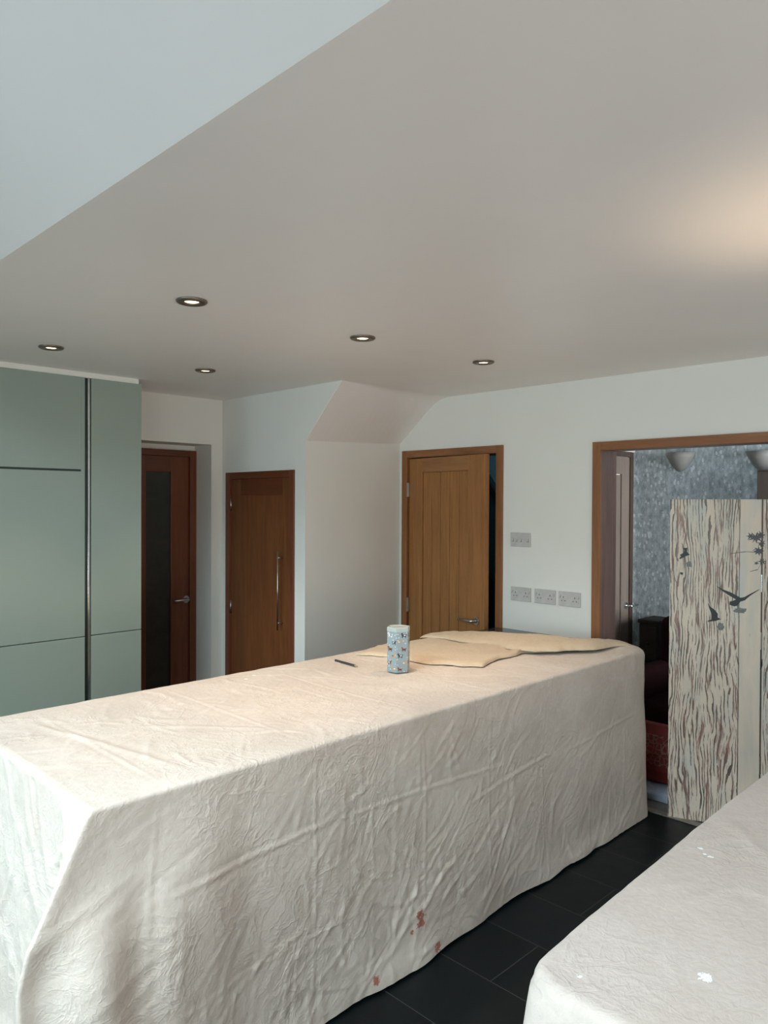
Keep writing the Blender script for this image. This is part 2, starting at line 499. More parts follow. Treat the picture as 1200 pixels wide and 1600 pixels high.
def lever(parent, c, out, along, mat, L=0.115):
    """round rose + spindle + lever; c on face, out = outward normal, along = lever direction"""
    c = Vector(c); out = Vector(out); along = Vector(along)
    mb = MB(); mb.tube([c-out*0.0, c+out*0.009], 0.026, 24)
    h = mb.build('handle', mat, parent, smooth=False, bevel=0.001)
    mb = MB(); p = c+out*0.045
    mb.tube([c+out*0.005, c+out*0.038, c+out*0.046+along*0.008, p+along*0.03, p+along*L], [0.010, 0.010, 0.0105, 0.0095, 0.0085], 14)
    mb.build('lever', mat, h, smooth=True)
    return h


dirl = Matrix.Rotation(-ang, 3, 'Z') @ Vector((0, -1, 0)); outl = Matrix.Rotation(-ang, 3, 'Z') @ Vector((-1, 0, 0))
lever(d3, Vector((piv[0], piv[1], 0.955))+dirl*(LW-0.065), outl, -dirl, M['steel'], 0.13)
for z in (1.80, 0.985, 0.2):
    m = MB(); m.tube([(3.874, 3.648, z-0.05), (3.874, 3.648, z+0.05)], 0.007, 10); m.box(3.867, 3.885, 3.632, 3.652, z-0.05, z+0.05)
    m.build('hinge', M['steel'], d3)
m = MB(); m.box(XW-0.004, XW+0.02, 2.868, 2.8735, 0.90, 0.99)
m.build('strike_plate', M['steel'], d3)

# ------------------------------------------------------------------ cupboard door (door_2)
d2 = empty('door_2', (2.93, 4.12, 0), 'flat dark veneered cupboard door with a long vertical bar handle', 'door', kind='structure')
m = MB()
m.box(2.916, 2.99, 4.458, 4.504, 0, 1.912); m.box(2.916, 2.99, 3.737, 3.783, 0, 1.912)
m.mi = 1; m.box(2.9165, 2.99, 3.783, 4.458, 1.866, 1.9115)
m.build('door_frame', [M['red_oak'], M['cherry_h']], d2, bevel=0.0015)
m = MB(); m.box(2.935, 2.972, 3.785, 4.456, 0.006, 1.8655)
m.build('door_leaf', M['cherry'], d2, bevel=0.0015)
m = MB(); m.box(2.9335, 2.936, 3.875, 4.34, 1.752, 1.862)
m.build('veneer_panel', M['cherry_h'], d2)
m = MB(); m.tube([(2.895, 3.868, 0.885), (2.895, 3.868, 1.395)], 0.0045, 14)
hb = m.build('bar_handle', M['steel'], d2, smooth=True)
for z in (0.93, 1.35):
    m = MB(); m.tube([(2.936, 3.868, z), (2.895, 3.868, z)], 0.005, 10); m.build('standoff', M['steel'], hb, smooth=True)
for z in (1.69, 0.975):
    m = MB(); m.tube([(2.93, 4.4565, z-0.045), (2.93, 4.4565, z+0.045)], 0.0055, 10); m.build('hinge', M['steel'], d2, smooth=True)

# ------------------------------------------------------------------ glazed door in the recess (door_1)
d1 = empty('door_1', (2.4, 4.78, 0), 'reddish oak door with tall dark obscured glass set deep in the recess', 'door', kind='structure')
m = MB()
m.box(2.792, 2.842, 4.765, 4.86, 0, 2.072); m.box(1.945, 1.995, 4.765, 4.86, 0, 2.072)
m.mi = 1; m.box(1.995, 2.792, 4.7655, 4.86, 2.028, 2.0715)
m.build('door_frame', [M['red_oak'], M['cherry_h']], d1, bevel=0.0015)
m = MB()
m.box(2.65, 2.791, 4.785, 4.825, 0.008, 2.0275); m.box(2.0, 2.462, 4.785, 4.825, 0.008, 2.0275)
m.mi = 1; m.box(2.462, 2.65, 4.7855, 4.8245, 1.915, 2.0275); m.box(2.462, 2.65, 4.7855, 4.8245, 0.008, 0.2)
m.build('door_leaf', [M['red_oak'], M['cherry_h']], d1, bevel=0.002)
m = MB(); m.box(2.458, 2.654, 4.797, 4.812, 0.19, 1.92); m.build('pane', M['frost'], d1)
lever(d1, (2.768, 4.785, 1.01), (0, -1, 0), (-1, 0, 0), M['steel'], 0.115)

# ------------------------------------------------------------------ tall teal cabinets
def tall_cabinet(loc, x0, x1, label):
    t = empty('tall_cabinet', loc, label, 'cabinet', 'teal tall cabinets')
    y = 4.13
    m = MB(); m.box(x0+.001, x1-.001, y+0.022, 4.566, 0.0, 2.392); m.build('carcass', M['teal'], t)
    return t


ca = tall_cabinet((1.16, 4.35, 0), 0.56, 1.761, 'wide glossy teal tall cabinet with a horizontal handle groove')
m = MB(); m.box(0.56, 1.74, 4.13, 4.151, 1.883, 2.395); m.box(1.74, 1.7605, 4.13, 4.151, 1.8715, 2.395); m.build('door', M['teal'], ca, bevel=0.0012)
m = MB(); m.box(0.56, 1.7605, 4.13, 4.151, 0.9525, 1.8715); m.build('door', M['teal'], ca, bevel=0.0012)
m = MB(); m.box(0.56, 1.7605, 4.13, 4.151, 0.10, 0.9475); m.build('door', M['teal'], ca, bevel=0.0012)
m = MB(); m.box(0.56, 1.74, 4.138, 4.15, 1.8715, 1.883); m.build('handle_groove', M['teal_edge'], ca)
cb = tall_cabinet((1.95, 4.35, 0), 1.797, 2.097, 'narrow glossy teal tall cabinet at the end beside the glazed door')
m = MB(); m.box(1.797, 2.0965, 4.13, 4.151, 0.9545, 2.395); m.build('door', M['teal'], cb, bevel=0.0012)
m = MB(); m.box(1.797, 2.0965, 4.13, 4.151, 0.10, 0.9495); m.build('door', M['teal'], cb, bevel=0.0012)
t = empty('handle_profile', (1.779, 4.14, 0), 'tall chrome edged handle channel between the two teal cabinets', 'handle profile')
m = MB(); m.box(1.762, 1.7965, 4.145, 4.20, 0.0, 2.395); m.build('channel', M['teal_edge'], t)
m = MB(); m.box(1.777, 1.789, 4.130, 4.144, 0.0, 2.395); m.build('chrome_strip', M['chrome'], t, bevel=0.002)
m = MB(); m.box(0.56, 2.08, 4.134, 4.16, 2.396, HC+.003)
struct('trim_4', m, M['wall'], 'white filler strip between the teal cabinets and the ceiling', 'filler strip')

# ------------------------------------------------------------------ rooms beyond
m = MB()
# papered far wall
m.box(5.30, 5.42, -1.2, 2.68, 0, HC)


def mat_wallpaper():
    t = NT('silver_fleck_wallpaper'); v = t.obj((1, 1, 0.55))
    vo = t.n('ShaderNodeTexVoronoi'); vo.inputs['Scale'].default_value = 38; vo.inputs['Randomness'].default_value = 1
    t.l(v, vo.inputs['Vector'])
    n = t.noise(30, v, 4, 0.7); n3 = t.noise(9, v, 3)
    base = t.ramp(n, [(0.35, (0.24, 0.285, 0.31, 1)), (0.62, (0.50, 0.56, 0.60, 1))])
    fl = t.math('MULTIPLY', t.math('LESS_THAN', vo.outputs['Distance'], 0.33), t.math('GREATER_THAN', t.noise(22, v, 2), 0.50))
    base = t.mix(t.math('MULTIPLY', fl, 0.75), base, (0.72, 0.76, 0.78, 1))
    t.l(base, t.b.inputs['Base Color']); t.setp(Roughness=0.4, Specular_IOR_Level=0.5)
    t.bump(n, 0.2, 0.004)
    return t.m


M['wallpaper'] = mat_wallpaper()
struct('wall_far', m, M['wallpaper'], 'grey wall papered with silver flecks seen through the wide opening', 'wall')
m = MB(); m.box(4.06, 5.42, 2.664, 2.72, 0, HC)
struct('wall_hall', m, M['wall'], 'side wall of the papered room holding the half seen panelled door', 'wall')
m = MB(); m.box(4.06, 5.42, -1.3, -1.2, 0, HC)
struct('wall_hall_near', m, M['wall'], 'end wall of the papered room out of view', 'wall')
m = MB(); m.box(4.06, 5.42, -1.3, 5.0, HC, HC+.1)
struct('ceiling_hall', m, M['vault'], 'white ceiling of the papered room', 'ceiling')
m = MB(); m.box(4.985, 5.04, 2.72, 5.0, 0, HC)
struct('wall_stairwell', m, M['stair_wall'], 'teal wall glimpsed through the gap of the ajar oak door', 'wall')
m = MB(); m.box(4.0, 5.0, 4.9, 5.0, 0, HC)
struct('wall_stairwell_end', m, M['stair_wall'], 'end wall of the dark stairwell', 'wall')
st = empty('staircase', (4.9, 3.7, 0), 'dark stair side with sloping black handrail glimpsed past the ajar door', 'staircase')
sl = (1.981-1.863)/(3.791-3.699)
m = MB(); m.prism([(3.2, 1.93-sl*0.55), (4.3, 1.93+sl*0.55), (4.3, 0.0), (3.2, 0.0)], 'x', 4.93, 4.984); m.build('stair_side', M['stair_dark'], st)
m = MB(); m.prism([(3.25, 1.19-0.8*0.5), (4.3, 1.15+0.8*0.55), (4.3, 0.0), (3.25, 0.0)], 'x', 4.87, 4.929); m.build('stringer', M['deepblack'], st)
m = MB(); m.prism([(3.2, 1.93-sl*0.55), (4.2, 1.93+sl*0.45), (4.2, 1.87+sl*0.45), (3.2, 1.87-sl*0.55)], 'x', 4.90, 4.9295); m.build('handrail', M['deepblack'], st)

# far door in the hall side wall
fd = empty('door_4', (5.0, 2.66, 0), 'brown panelled door with chrome lever in the papered room', 'door', kind='structure')
m = MB()
m.box(5.215, 5.262, 2.640, 2.664, 0, 2.09); m.box(4.42, 4.465, 2.640, 2.664, 0, 2.09); m.box(4.465, 5.215, 2.6405, 2.664, 2.055, 2.0895)
m.build('door_frame', M['cabinet_brown'], fd, bevel=0.001)
m = MB()
m.box(5.095, 5.212, 2.648, 2.664, 0.01, 2.052); m.box(4.468, 4.58, 2.648, 2.664, 0.01, 2.052); m.box(4.58, 5.095, 2.6485, 2.664, 1.925, 2.052)
m.box(4.58, 5.088, 2.654, 2.664, 0.01, 1.918)
m.build('door_leaf', wood('hall_door_veneer', srgb(112, 100, 92), srgb(134, 120, 110)), fd, bevel=0.001)
lever(fd, (5.165, 2.648, 0.955), (0, -1, 0), (1, 0, 0), M['chrome'], 0.1)
m = MB(); m.box(4.42, 5.27, 2.635, 2.664, 2.092, 2.115)
struct('trim_5', m, M['white_pvc'], 'white strip above the brown door in the papered room', 'door head strip')

# plaster half bowl wall lights
def wall_light(loc, label):
    t = empty('wall_light', loc, label, 'wall light', 'plaster wall lights on the flecked wallpaper')
    x, y, z = loc
    m = MB(); prof = [(0.004, -0.135), (0.03, -0.125), (0.062, -0.09), (0.09, -0.04), (0.108, 0.0), (0.101, 0.0), (0.085, -0.035), (0.055, -0.085), (0.004, -0.12)]
    m.lathe(prof, (x, y, z), 28, a0=math.pi/2, a1=3*math.pi/2)
    m.build('bowl', M['plaster'], t, smooth=True)
    m = MB(); m.box(x-0.012, x, y-0.05, y+0.05, z-0.09, z-0.02); m.build('back_plate', M['plaster'], t, bevel=0.003)
    return t


wl = wall_light((5.298, 2.30, 2.075), 'plaster half bowl wall light nearer the brown panelled door')
copy_thing(wl, (5.298, 1.745, 2.06), 'plaster half bowl wall light above the folding screen')

t = empty('dresser', (5.24, 1.53, 0), 'tall dark brown cupboard behind the top of the folding screen', 'cupboard')
m = MB(); m.box(5.18, 5.295, 1.32, 1.742, 0.0, 1.93); m.build('carcass', M['cabinet_brown'], t, bevel=0.004)
m = MB(); m.box(5.165, 5.18, 1.535, 1.735, 0.08, 1.92); m.build('door', M['cabinet_brown'], t, bevel=0.003)
m = MB(); m.box(5.165, 5.18, 1.33, 1.53, 0.08, 1.92); m.build('door', M['cabinet_brown'], t, bevel=0.003)


def cushiony(mb, x0, x1, y0, y1, z0, z1, r):
    """rounded block"""
    bm2 = bmesh.new(); bmesh.ops.create_cube(bm2, size=1)
    for v in bm2.verts: v.co = Vector(((x0+x1)/2+v.co.x*(x1-x0), (y0+y1)/2+v.co.y*(y1-y0), (z0+z1)/2+v.co.z*(z1-z0)))
    bmesh.ops.bevel(bm2, geom=bm2.edges[:], offset=r, segments=4, affect='EDGES', profile=0.5)
    me = bpy.data.meshes.new('tmp'); bm2.to_mesh(me); bm2.free(); mb.bm.from_mesh(me); bpy.data.meshes.remove(me)


t = empty('armchair', (4.78, 2.04, 0), 'dark maroon velvet armchair behind the folding screen', 'armchair')
m = MB(); cushiony(m, 4.94, 5.12, 1.76, 2.30, 0.12, 0.94, 0.07); m.build('backrest', M['maroon'], t, smooth=True)
m = MB(); cushiony(m, 4.46, 4.96, 1.86, 2.22, 0.14, 0.46, 0.05); m.build('seat', M['maroon'], t, smooth=True)
m = MB(); cushiony(m, 4.44, 5.0, 2.20, 2.33, 0.12, 0.64, 0.05); m.build('armrest', M['maroon'], t, smooth=True)
m = MB(); cushiony(m, 4.44, 5.0, 1.75, 1.88, 0.12, 0.64, 0.05); m.build('armrest', M['maroon'], t, smooth=True)
for (x, y) in ((4.50, 1.81), (4.50, 2.26), (5.03, 1.84), (5.03, 2.24)):
    m = MB(); m.tube([(x, y, 0), (x, y, 0.15)], [0.015, 0.022], 10); m.build('leg', M['deepblack'], t)
t = empty('side_table', (5.18, 2.418, 0), 'low dark brown chest between the brown door and maroon armchair', 'chest')
m = MB(); m.box(5.06, 5.297, 2.345, 2.49, 0.03, 0.86); m.build('carcass', M['darkbrown'], t, bevel=0.01)
for z in (0.08, 0.34, 0.60):
    m = MB(); m.box(5.045, 5.06, 2.355, 2.48, z, z+0.24); f = m.build('drawer', M['darkbrown'], t, bevel=0.004)
    m = MB(); m.tube([(5.045, 2.418, z+0.12), (5.025, 2.418, z+0.12)], 0.012, 10); m.build('knob', M['darkbrown'], f)
m = MB(); m.box(5.05, 5.30, 2.34, 2.495, 0.86, 0.885); m.build('top', M['darkbrown'], t, bevel=0.004)


# red bag on the hall floor
def mat_bag():
    t = NT('red_gold_bag'); v = t.obj()
    vo = t.n('ShaderNodeTexVoronoi'); vo.inputs['Scale'].default_value = 34; vo.feature = 'DISTANCE_TO_EDGE'; t.l(v, vo.inputs['Vector'])
    sx = t.n('ShaderNodeSeparateXYZ'); t.l(v, sx.inputs[0])
    band = t.math('MULTIPLY', t.math('GREATER_THAN', sx.outputs[2], 0.17), t.math('LESS_THAN', sx.outputs[2], 0.34))
    lines = t.math('LESS_THAN', t.math('ADD', vo.outputs['Distance'], t.math('MULTIPLY', t.noise(40, v), 0.25)), 0.19)
    t.l(t.mix(t.math('MULTIPLY', t.math('MULTIPLY', band, lines), 0.8), (0.13, 0.008, 0.007, 1), (0.17, 0.10, 0.06, 1)), t.b.inputs['Base Color'])
    t.setp(Roughness=0.6)
    return t.m


t = empty('gift_bag', (4.30, 1.99, 0.0), 'red bag with pale gold leaf print on the floor behind the screen', 'bag')
m = MB(); zz = [0.07, 0.14, 0.24, 0.33, 0.40]; hw = [0.15, 0.16, 0.155, 0.14, 0.12]; hd = [0.07, 0.08, 0.07, 0.05, 0.02]
m.loft([[(4.30+dx*d_, 2.02+dy*w_+0.008*math.sin(k*2+dx), z) for dx, dy in ((-1, -1), (-1, -.33), (-1, .33), (-1, 1), (1, 1), (1, .33), (1, -.33), (1, -1))] for k, (z, w_, d_) in enumerate(zip(zz, hw, hd))])
m.build('bag_body', mat_bag(), t, bevel=0.01)
t = empty('paper_bundle', (4.24, 1.99, 0.0), 'pale blue grey folded packet on the floor under the red bag', 'packet')
m = MB(); m.loft([[(4.12, 1.84, 0.0), (4.12, 2.13, 0.0), (4.42, 2.15, 0.0), (4.42, 1.84, 0.0)], [(4.13, 1.85, 0.05), (4.13, 2.12, 0.035), (4.41, 2.14, 0.066), (4.41, 1.85, 0.066)]])
m.build('packet', M['paper_blue'], t, bevel=0.012, seg=3)


# ------------------------------------------------------------------ folding screen
def mat_screen():
    t = NT('shabby_painted_planks_print'); tc = t.n('ShaderNodeTexCoord')
    sx = t.n('ShaderNodeSeparateXYZ'); t.l(tc.outputs['Object'], sx.inputs[0])
    u, z = sx.outputs[0], sx.outputs[2]

    def vec(su, sz, off=0.0, warp=0.0):
        c = t.n('ShaderNodeCombineXYZ')
        uu = t.math('MULTIPLY', u, su)
        if warp:
            w0 = t.n('ShaderNodeCombineXYZ'); t.l(t.math('MULTIPLY', z, 3.2), w0.inputs[2]); t.l(t.math('MULTIPLY', u, 4), w0.inputs[0])
            uu = t.math('ADD', uu, t.math('MULTIPLY', t.noise(1.0, w0.outputs[0], 2), warp))
        t.l(uu, c.inputs[0]); t.l(t.math('MULTIPLY', z, sz), c.inputs[2]); c.inputs[1].default_value = off
        return c.outputs[0]
    # fine grain streaks
    g1 = t.noise(1.0, vec(95, 3.0, 0, 3), 6, 0.66)
    g2 = t.noise(1.0, vec(230, 7, 3, 5), 4, 0.65)
    g3 = t.noise(1.0, vec(38, 3.5, 7, 4), 5, 0.65)
    fine = t.math('ADD', t.math('MULTIPLY', g1, 0.55), t.math('MULTIPLY', g2, 0.45))
    body = t.noise(1.0, vec(7, 3, 11), 3)
    ph = t.math('ADD', t.math('MULTIPLY', u, 62), t.math('MULTIPLY', t.noise(1.0, vec(5, 1.6, 41), 3, 0.5), 9.0))
    ph = t.math('ADD', ph, t.math('MULTIPLY', t.noise(1.0, vec(30, 9, 51), 3), 0.9))
    sn = t.math('SINE', t.math('MULTIPLY', ph, 6.283))
    lt = t.math('MULTIPLY_ADD', t.noise(1.0, vec(28, 5, 61), 4, 0.65), 5.2, -1.98)
    lines = t.math('MULTIPLY', t.math('SUBTRACT', sn, lt), 5, clamp=True)
    smooth_plank = t.math('MULTIPLY', t.math('GREATER_THAN', u, 0.345), t.math('LESS_THAN', u, 0.46))
    thr = t.math('ADD', 0.575, t.math('MULTIPLY', smooth_plank, 0.11))
    thr = t.math('SUBTRACT', thr, t.math('MULTIPLY', t.math('SUBTRACT', body, 0.5), 0.22))
    streak = t.math('MULTIPLY', t.math('SUBTRACT', fine, thr), 40, clamp=True)
    streak = t.math('MAXIMUM', streak, t.math('MULTIPLY', lines, t.math('MULTIPLY_ADD', smooth_plank, -0.93, 0.95)))
    patch = t.math('MULTIPLY', t.math('SUBTRACT', g3, t.math('ADD', 0.535, t.math('MULTIPLY', smooth_plank, 0.12))), 14, clamp=True)
    base = t.ramp(t.noise(1.0, vec(9, 2.0, 21), 4), [(0.3, srgb(200, 192, 178)), (0.5, srgb(220, 202, 182)), (0.7, srgb(196, 196, 188))])
    c = t.mix(t.math('MULTIPLY', streak, 0.92), base, t.ramp(g3, [(0.42, (0.045, 0.036, 0.033, 1)), (0.56, (0.16, 0.075, 0.055, 1))]))
    c = t.mix(t.math('MULTIPLY', patch, 0.8), c, t.ramp(t.noise(1.0, vec(30, 4, 31), 2), [(0.4, (0.11, 0.045, 0.035, 1)), (0.62, (0.26, 0.11, 0.08, 1))]))
    # printed joints between planks
    for (uc, w) in ((0.342, 0.0022), (0.612, 0.002)):
        j = t.math('LESS_THAN', t.math('ABSOLUTE', t.math('SUBTRACT', u, uc)), w)
        c = t.mix(t.math('MULTIPLY', j, 0.8), c, (0.05, 0.04, 0.035, 1))
    t.l(c, t.b.inputs['Base Color']); t.setp(Roughness=0.32, Specular_IOR_Level=0.5)
    return t.m


M['screen'] = mat_screen(); M['print_black'] = plain('printed_black', (0.012, 0.013, 0.014, 1), 0.4)
M['print_grey'] = plain('printed_grey', (0.09, 0.08, 0.085, 1), 0.4, var=0.15)
M['print_soft'] = plain('printed_soft_shadow', (0.22, 0.21, 0.19, 1), 0.4, var=0.15, scale=60)
scr = bpy.data.objects.new('folding_screen', None); C.objects.link(scr)
scr.location = (3.958, 1.774, 0); scr.rotation_euler = (0, 0, math.atan2(-0.918, 0.396))
tag(scr, 'tall folding screen printed with weathered white planks and flying black birds', 'folding screen')
# local frame: x along the screen, y towards the camera is negative
SH = 1.732
def sbuild(mb, name, mat, parent=scr, bevel=0.0):
    o = mb.build(name, mat, None, bevel); o.parent = parent; return o


m = MB(); m.box(0, 0.445, 0, 0.022, 0.004, SH); p1 = sbuild(m, 'screen_panel', M['screen'], bevel=0.0015)
m = MB(); m.box(0.453, 0.90, 0, 0.022, 0.004, SH, rot=R(5), piv=(0.453, 0, 0)); p2 = sbuild(m, 'screen_panel', M['screen'], bevel=0.0015)
for z in (0.3, 0.95, 1.25):
    m = MB(); m.tube([(0.449, 0.001, z), (0.449, 0.001, z+0.09)], 0.004, 8); sbuild(m, 'hinge', M['chrome'])


def flat_shape(mb, pts, y=-0.0008, th=0.0012):
    mb.prism([(a, b) for a, b in pts], 'y', y, y+th)


def scr_uv(px, py):
    """where the pixel's line of sight meets the screen plane (gives plane coordinates once, as measured lengths)"""
    d = fw*F_PX+rt2*(px-600)-up2*(py-800)
    n = Vector((0.918, 0.396, 0)); P0 = Vector((3.958, 1.774, 0)); O = Vector((0, 0, 1.7))
    t_ = (P0-O).dot(n)/d.dot(n); P = O+d*t_
    return ((P-P0).dot(Vector((0.396, -0.918, 0))), P.z)


def bird(pix, name='bird_print', mat='print_black', y=-0.0008):
    mb = MB(); flat_shape(mb, [scr_uv(*p) for p in pix], y); return sbuild(mb, name, M[mat])


bird([(1118.5, 915), (1130, 921), (1143, 926), (1152, 931), (1157, 934), (1163, 933), (1170, 929), (1187.5, 920), (1185, 922.5), (1172, 931), (1166, 936), (1164, 938), (1157, 940), (1152, 946.5), (1147, 947.5), (1140, 945), (1140, 940), (1146, 938.5), (1150, 936.5), (1141, 931.5), (1128, 923)])
bird([(1105.5, 942), (1110, 948), (1117, 953), (1121.5, 959), (1121.5, 965), (1127, 967.5), (1122, 969), (1117, 970.5), (1110, 971), (1105, 971.5), (1106.5, 969.5), (1112, 968), (1112, 960), (1108.5, 951)])
bird([(1067, 856), (1074, 856), (1073.5, 862), (1078, 867), (1073, 868.5), (1068, 871), (1063, 873.5), (1061, 872.5), (1064, 869), (1062, 867), (1068, 864), (1069.5, 860)])
bird([(1062.5, 894), (1067.5, 894.5), (1067, 898), (1063, 897.5)])
rng = random.Random(4)
# soft grey printed shadows beside the birds
def blob(cx, cy, rx, ry, mat, name, n=18, y=-0.0004, jag=0.25):
    return bird([(cx+rx*math.cos(2*math.pi*i/n)*(1+rng.uniform(-jag, jag)), cy+ry*math.sin(2*math.pi*i/n)*(1+rng.uniform(-jag, jag))) for i in range(n)], name, mat, y)


blob(1157, 954, 10, 4.5, 'print_soft', 'shadow_print'); blob(1126, 979, 5, 6.5, 'print_soft', 'shadow_print'); blob(1077, 881, 5, 5, 'print_soft', 'shadow_print')
# foliage of the printed tree
mb = MB()
def star(cx, cy, r, n):
    pts = []
    for i in range(2*n):
        a = math.pi*i/n+rng.uniform(-.1, .1); rr = r*(rng.uniform(0.85, 1.2) if i % 2 == 0 else rng.uniform(0.3, 0.5))
        pts.append(scr_uv(cx+rr*math.cos(a), cy+rr*0.8*math.sin(a)))
    flat_shape(mb, pts, -0.0006-0.0001*rng.random())


for (a, b, r, n) in ((1181, 840, 12, 9), (1189, 836, 8, 7), (1173, 838, 8, 6), (1186, 861, 10, 8), (1190, 850, 7, 7), (1191, 877, 7, 6), (1182, 880, 4, 5)):
    star(a, b, r, n)
for pth in ([(1191, 862), (1183, 857), (1176, 860)], [(1191, 878), (1184, 890), (1172, 893)], [(1188, 863), (1165, 862), (1141, 865)]):
    for a, b in zip(pth, pth[1:]):
        flat_shape(mb, [scr_uv(a[0], a[1]-.6), scr_uv(b[0], b[1]-.4), scr_uv(b[0], b[1]+.4), scr_uv(a[0], a[1]+.6)], -0.0006)
sbuild(mb, 'foliage_print', M['print_grey'])
mb = MB()
for pth in ([(1188, 1046), (1190.5, 1040), (1190.5, 1030)], [(1190.5, 1036), (1189, 1044)],):
    for a, b in zip(pth, pth[1:]):
        flat_shape(mb, [scr_uv(a[0]-1, a[1]), scr_uv(b[0]-.6, b[1]), scr_uv(b[0]+.8, b[1]), scr_uv(a[0]+1, a[1])], -0.0007)
sbuild(mb, 'twig_print', M['print_black'])


# ------------------------------------------------------------------ sockets and switches
def socket_body(name, loc, label, cat, group=None):
    t = empty(name, loc, label, cat, group); x, y, z = loc
    m = MB(); m.box(x-0.010, x+0.001, y-0.073, y+0.073, z-0.043, z+0.043); m.build('plate', M['plastic'], t, bevel=0.003, seg=3)
    return t


def pinholes(t, x, y, z):
    m = MB(); m.box(x-0.0104, x-0.009, y-0.0022, y+0.0022, z+0.008, z+0.017)
    for s_ in (-1, 1): m.box(x-0.0104, x-0.009, y+s_*0.011-0.0035, y+s_*0.011+0.0035, z-0.010, z-0.0055)
    m.build('pin_holes', M['hole'], t)


def rocker(t, x, y, z, w=0.006, h=0.009):
    m = MB(); m.prism([(x-0.0095, z-h), (x-0.0135, z-h*0.8), (x-0.0105, z+h), (x-0.0095, z+h)], 'y', y-w, y+w)
    r_ = m.build('rocker', M['plastic'], t)
    m = MB(); m.box(x-0.0108, x-0.0100, y-w-0.001, y-w+0.0003, z-h, z+h); m.box(x-0.0108, x-0.0100, y-w, y+w, z-h-0.0012, z-h); m.build('rocker_gap', M['hole'], r_)


SX = 3.879
t = socket_body('double_socket', (SX, 2.680, 1.143), 'white double socket beside the ajar oak door frame', 'socket', 'row of white double sockets')
for s_ in (1, -1): pinholes(t, SX, 2.68+s_*0.038, 1.140); rocker(t, SX, 2.68+s_*0.062, 1.158, 0.004, 0.007)
copy_thing(t, (SX, 2.506, 1.143), 'middle white double socket of the row of three')
copy_thing(t, (SX, 2.338, 1.143), 'white double socket nearest the wide oak cased opening')
t = socket_body('switch_plate', (SX, 2.685, 1.480), 'white wide light switch plate above the row of sockets', 'light switch')
for dy in (0.055, 0.028, -0.005, -0.055): rocker(t, SX, 2.685+dy, 1.478, 0.005, 0.009)

# ------------------------------------------------------------------ downlights
def downlight(loc, label):
    t = empty('recessed_downlight', loc, label, 'downlight', 'recessed ceiling downlights')
    x, y, z = loc
    m = MB(); m.lathe([(0.055, 0.0), (0.0555, -0.005), (0.051, -0.009), (0.032, -0.0095), (0.026, -0.006), (0.0245, 0.0)], (x, y, z), 40)
    m.build('bezel', M['bronze'], t, smooth=True)
    m = MB(); m.lathe([(0.0001, -0.0035), (0.0250, -0.0035), (0.0250, -0.0005), (0.0001, -0.0005)], (x, y, z), 28)
    m.build('lens', M['lens'], t)
    l = bpy.data.lights.new('downlight_beam', 'SPOT'); l.energy = 34; l.color = (1.0, 0.71, 0.45); l.spot_size = R(76); l.spot_blend = 0.9; l.shadow_soft_size = 0.03
    o = bpy.data.objects.new('downlight_beam', l); C.objects.link(o); o.parent = t; o.location = (0, 0, -0.012)
    return t


dl = downlight((1.406, 2.392, HC), 'dark rimmed ceiling downlight above the end of the island nearest the camera')
copy_thing(dl, (2.237, 2.381, HC), 'ceiling downlight above the middle of the covered island')
copy_thing(dl, (3.044, 2.343, HC), 'ceiling downlight nearest the ajar oak door')
copy_thing(dl, (1.365, 3.576, HC), 'ceiling downlight just in front of the wide teal cabinet')
copy_thing(dl, (2.189, 3.581, HC), 'ceiling downlight nearest the recess with the glazed door')

# ------------------------------------------------------------------ island under the dust sheet
isl = empty('kitchen_island', (2.3, 2.36, 0), 'kitchen island with dark granite worktop showing behind the dust sheet', 'kitchen island')
m = MB(); m.box(0.86, 3.80, 1.90, 2.78, 0.0, 0.895); m.box(3.80, 3.879, 2.195, 2.78, 0, 0.895); m.build('carcass', M['carcass'], isl)
m = MB(); m.prism([(0.815, 1.865), (3.85, 1.865), (3.85, 2.125), (3.862, 2.20), (3.879, 2.20), (3.879, 2.818), (3.86, 2.862), (0.815, 2.862)], 'z', 0.895, 0.917)
m.build('worktop', M['granite'], isl, bevel=0.002)

_rs = np.random.RandomState(7)
_L = _rs.rand(32, 32, 32)


def vnoise(P):
    P = np.asarray(P); i = np.floor(P).astype(int); f = P-i; f = f*f*(3-2*f); r = 0
    for a in (0, 1):
        for b in (0, 1):
            for c in (0, 1):
                w = (f[..., 0] if a else 1-f[..., 0])*(f[..., 1] if b else 1-f[..., 1])*(f[..., 2] if c else 1-f[..., 2])
                r = r+w*_L[(i[..., 0]+a) % 32, (i[..., 1]+b) % 32, (i[..., 2]+c) % 32]
    return r*2-1


def fbm(P, n=3, g=0.5):
    s = 0; a = 1; k = 1
    for j in range(n): s = s+a*vnoise(P*k+j*7.3); a *= g; k *= 2.03
    return s


